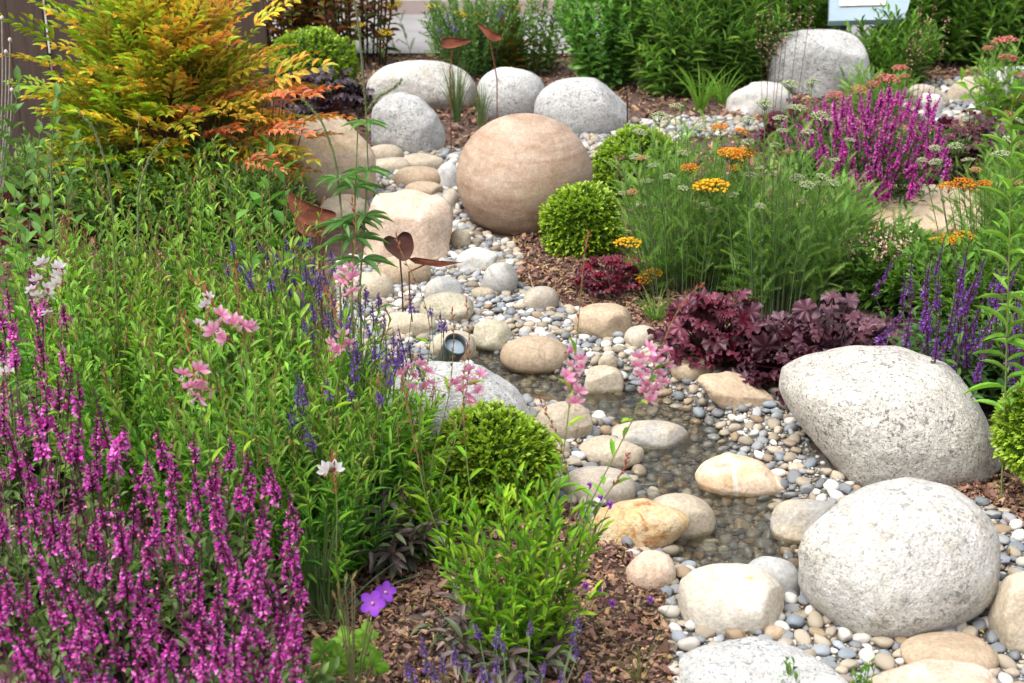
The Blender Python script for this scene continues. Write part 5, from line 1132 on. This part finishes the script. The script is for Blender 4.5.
for i, (px, py, rr, hh) in enumerate([(60, 236, .3, .36), (130, 242, .3, .36), (205, 246, .3, .36), (265, 250, .2, .3)]):
    c = gnd(px, py); bushy('catmint', 'dull green bushy catmint filling under the orange shrub', 'perennial', c, rr, hh, 90, 24, .042, .014, [(.10, .2, .04), (.14, .27, .06), (.2, .32, .09)], group='catmint under the orange shrub', bend=.15)
def tailspike(par, pts, y, r=.0045, col=(.22, .26, .13)):
    P = np.array([at_dist(a, b, y) for a, b in pts]); k = len(P); t = np.linspace(0, k - 1, 30); i = np.clip(t.astype(int), 0, k - 2); f = (t - i)[:, None]; Q = P[i] * (1 - f) + P[i + 1] * f
    for _ in range(8): Q[1:-1] = Q[1:-1] * .5 + (Q[:-2] + Q[2:]) * .25
    mb = MB(); rad = np.interp(np.arange(30), [0, 8, 22, 29], [r * .5, r, r * .8, r * .3]); tubes(mb, Q, rad[None] * .6, col, 6)
    n = 240; tt = rng.uniform(0, 28.9, n); i = tt.astype(int); f = (tt - i)[:, None]; p_ = Q[i] * (1 - f) + Q[i + 1] * f; tg = nrm(Q[i + 1] - Q[i]); dd = tg * .5 + rng.normal(0, .6, (n, 3))
    mb.inst(LEAF2, scl(frames(dd), .0028, .006, .006), p_ , cjit(n, [col, tuple(1.3 * q for q in col)], .2)); mb.build('flower_spike', 'leaf', par)
def whorled(label, stems, spikes, y, wl=(.075, .013), name='culvers_root'):
    bx = stems[0][0][0][0]; c = np.array([at_dist(bx, 400, y)[0], y, 0]); t_ = thing(name, label, 'perennial', c); ml, ms = MB(), MB()
    for pts, whs in stems:
        P = [np.array([at_dist(pts[0][0], 400, y)[0], y, 0])] + [at_dist(a, b, y) for a, b in pts]; P = np.array(P); k = len(P); t = np.linspace(0, k - 1, 16); i = np.clip(t.astype(int), 0, k - 2); f = (t - i)[:, None]; Q = P[i] * (1 - f) + P[i + 1] * f
        tubes(ms, Q, np.linspace(.0032, .0014, 16)[None], (.16, .2, .06), 6)
        for wy in whs:
            u, v = proj(Q); j = int(np.argmin(np.abs(v - wy))); p_ = at_dist(np.interp(wy, v[::-1], u[::-1]), wy, y); m_ = 7; a = np.arange(m_) * 6.283 / m_ + rng.uniform(0, 1); s_ = np.interp(wy, [100, 300], [.6, 1.1])
            d = np.c_[np.cos(a), np.sin(a) * .9, np.full(m_, .18)]; ml.inst(LEAF5, scl(frames(d), wl[1] * s_, wl[0] * s_ * rng.uniform(.85, 1.1, m_), wl[0] * s_), np.tile(p_, (m_, 1)), cjit(m_, [(.10, .22, .06), (.13, .26, .08)], .12))
    if ml.n: ml.build('foliage', 'leaf', t_)
    ms.build('stem', 'stem', t_)
    for q in spikes: tailspike(t_, q, y)
whorled("tall stem with whorls of narrow leaves before the ochre boulder", [([(360, 285), (368, 170), (366, 110)], [262, 218, 172, 124]), ([(352, 290), (355, 200), (358, 122)], [222, 240, 188]), ([(340, 290), (343, 240), (340, 190)], [225, 180])],
        [[(366, 112), (362, 60), (358, 20), (352, -10)], [(342, 222), (336, 160), (322, 120), (302, 99)], [(366, 112), (378, 96), (392, 90), (402, 80)]], 2.9)
whorled('arching grey-purple flower spikes leaning in front of the orange shrub', [([(118, 330), (114, 250), (112, 225)], [])], [[(114, 225), (108, 170), (95, 130), (76, 108)], [(138, 250), (138, 190), (150, 155), (168, 138)], [(55, 250), (52, 190), (50, 150)]], 3.0)
upright('willowherb', 'tall bright green stem with narrow leaves at the right edge', 'perennial', [(1012, 105, 0, 1016), (1035, 60, .0, 1040)], 2.9, .085, .014, [(.16, .34, .04), (.2, .38, .06)], 44, T=LEAF5, t0=.25, ang=1.2, stemc=(.2, .25, .07))
upright('maple_seedling', 'bright lime green leafy tips rising before the far right rocks', 'perennial', [(975, 62, 0, 975), (1000, 66, 0, 998), (985, 85, 0, 988), (960, 78, 0, 962)], 6.6, .10, .05, [(.18, .36, .03)], 12, ang=1.4)
# airy flower stems with pale dots (coral bells) at back and behind violet sage
def airy(label, spots, y, L, cols, n=26, name='coral_bells'):
    P = np.array([at_dist(a, b, y + e) for a, b, e in spots]); c = np.array([P[:, 0].mean(), y, 0]); t_ = thing(name, label, 'coral bells', c); ms, mf = MB(), MB()
    B = np.c_[c[0] + (P[:, 0] - c[0]) * .7, np.full(len(P), y), np.zeros(len(P))]; Q = curve(B, P, 0, 8)
    for q in Q:
        mf = MB(); tubes(mf, q[None], .0014, (.12, .06, .05)); t = rng.uniform(1 - L, 1, n) * 7; i = np.clip(t.astype(int), 0, 6); f = (t - i)[:, None]; p_ = q[i] * (1 - f) + q[i + 1] * f + rng.normal(0, .012, (n, 3))
        mf.inst(LEAF2, scl(frames(rng.normal(0, 1, (n, 3)), rng.uniform(0, 6, n)), .008, .011, .011), p_, cjit(n, cols, .15)); mf.build('flowering_stem', 'petal', t_)
airy('airy brown and pink flower stems beside the flat-topped boulder', [(770, 5, 0), (778, 20, 0), (790, -5, 0), (800, 10, 0), (760, 15, .1), (783, 35, -.1), (768, 40, 0), (812, 0, 0)], 7.0, .4, [(.35, .2, .15), (.5, .35, .28), (.2, .1, .08)], 30)
airy('airy brown flower stems right of the information board', [(920, 5, 0), (925, 20, 0), (948, 15, 0), (935, -5, 0), (912, 30, 0)], 7.2, .45, [(.35, .2, .12), (.45, .3, .2)], 30)
airy('cream and pink coral bells behind the purple heuchera', [(850, 222, 0), (862, 232, 0), (872, 226, .1), (884, 230, 0), (895, 222, 0), (905, 235, 0), (845, 240, 0), (915, 228, 0), (880, 245, -.1)], 4.25, .35, [(.75, .6, .4), (.7, .3, .35), (.75, .68, .5)], 34)
# violet specks at back
airy('small violet blue blooms in front of the far paving', [(448, 14, 0), (455, 24, 0), (500, 10, 0), (553, 12, 0), (440, 30, 0)], 7.8, .12, [(.18, .08, .5), (.22, .12, .5)], 16, 'violet_bloom')
airy('pale magenta blooms among the yarrow stems', [(618, 155, 0), (628, 175, 0), (650, 182, 0), (640, 200, 0), (663, 176, 0)], 4.9, .2, [(.35, .08, .25), (.25, .08, .2)], 22, 'magenta_bloom')
# dry pale stalks before the fence
c = np.array([at_dist(2, 100, 4.9)[0], 4.9, 0]); t_ = thing('dry_stalks', 'pale dry stalks with small knobs against the dark fence', 'dead stalks', c); ms = MB(); P = []
for a, b in ((2, 18), (10, 40), (12, 90), (6, 52), (-6, 35)): P.append(at_dist(a, b, 4.9))
U, F = ico(1)
for p_ in P:
    ms = MB(); tubes(ms, curve(c[None] - [.12, 0, 0], p_[None], -.2, 8), .003, (.34, .3, .26)); st_ = ms.build('stalk', 'stem', t_)
    mb = MB(); mb.add(U * [.008, .008, .01] + p_, F, (.55, .5, .42)); mb.build('seed_head', 'stem', t_)

# ------------------------------------------------------------------ rusty steel ornaments
def ornament(label, outline, y, stake, mat='rust', curl=.03, name='rusty_leaf_ornament', part='leaf_blade'):
    P = np.array([at_dist(a, b, y) for a, b in outline]); cc = P.mean(0); g0 = np.array([at_dist(stake[0], stake[1], y)[0], y, 0]); t_ = thing(name, label, 'ornament', g0)
    n = len(P); rel = P - cc; L_ = np.abs(rel[:, 0]).max(); V = []; F = []
    for th_ in (0, -.003):
        for s in (0, .5, 1):
            q = cc + rel * s; q = q + np.array([0, 1, 0])[None] * ((np.abs(rel[:, :1] * s) / L_) ** 2 * curl + th_ + .0 * s); q[:, 1] += rel[:, 2] * s * .15; V.append(q)
    for l_ in (0, 3):
        for s in (0, 1):
            for i in range(n): a = (l_ + s) * n + i; b = (l_ + s) * n + (i + 1) % n; F.append((a, b, b + n, a + n))
    for i in range(n): a = 2 * n + i; b = 2 * n + (i + 1) % n; F.append((a, b, b + 3 * n, a + 3 * n))
    mb = MB(); mb.add(np.concatenate(V), np.array(F)); mb.build(part, mat, t_)
    st = at_dist(stake[0], stake[1], y); mb = MB(); top = cc + [0, .004, 0]; tubes(mb, np.array([[g0[0], g0[1], 0], st, top]), .003, (1, 1, 1), 6); mb.build('stake', mat, t_); return t_
def smooth_outline(pts, k=5):
    P = np.array(pts, float); n = len(P); out = []
    for i in range(n):
        p0, p1, p2, p3 = P[i - 1], P[i], P[(i + 1) % n], P[(i + 2) % n]
        for j in range(k): t = j / k; out.append(.5 * ((2 * p1) + (-p0 + p2) * t + (2 * p0 - 5 * p1 + 4 * p2 - p3) * t * t + (-p0 + 3 * p1 - 3 * p2 + p3) * t ** 3))
    return [tuple(q) for q in out]
ornament('rusty steel leaf on a thin rod, over the long beige boulder', smooth_outline([(441, 42), (444, 38), (458, 38), (471, 41), (464, 45), (450, 48), (442, 47)]), 6.3, (450, 70))
ornament('rusty steel leaf on a rod above the small upright boulder', smooth_outline([(477, 24), (484, 26), (496, 33), (503, 39), (494, 41), (488, 38), (481, 30)]), 6.2, (497, 80))
ornament('large rusty steel leaf hanging over the gaura by the whorled stem', smooth_outline([(282, 190), (294, 196), (315, 206), (334, 215), (330, 224), (312, 225), (296, 218), (288, 206)]), 3.6, (318, 235))
ornament('smaller rusty leaf under the large one', smooth_outline([(292, 218), (305, 224), (330, 222), (334, 229), (318, 236), (298, 232)]), 3.65, (322, 240))
ornament('dark rusty heart-shaped ornament before the pink-beige boulder', smooth_outline([(383, 240), (388, 236), (393, 237), (396, 238), (399, 235), (404, 232), (411, 235), (414, 247), (410, 257), (403, 260), (394, 255), (386, 248)], 4), 4.12, (402, 282), 'rust_dark', 0.)
ornament('flat rusty blade pointing right at the foot of the heart ornament', [(408, 260), (415, 258), (440, 261), (462, 265), (440, 267), (415, 264)], 4.13, (409, 272), 'rust')
c = gnd(628, 158); t_ = thing('steel_rod', 'bare thin dark rod standing beside the pale grey boulder', 'rod', c); mb = MB(); tubes(mb, np.array([c, at_dist(627, 92, c[1])]), .004, (1, 1, 1), 6); mb.build('rod', 'rust_dark', t_)
# small leafy seedlings at the bottom edge
for lab, px, py in (('small green seedling on the white boulder\'s lower edge', 790, 676), ('small green seedling with a purple bud before the pinkish slab', 862, 676)):
    c = pt(px, py + 30, 0); bushy('seedling', lab, 'seedling', c, .03, .1, 7, 7, .022, .010, [(.10, .24, .03)], bend=.1)
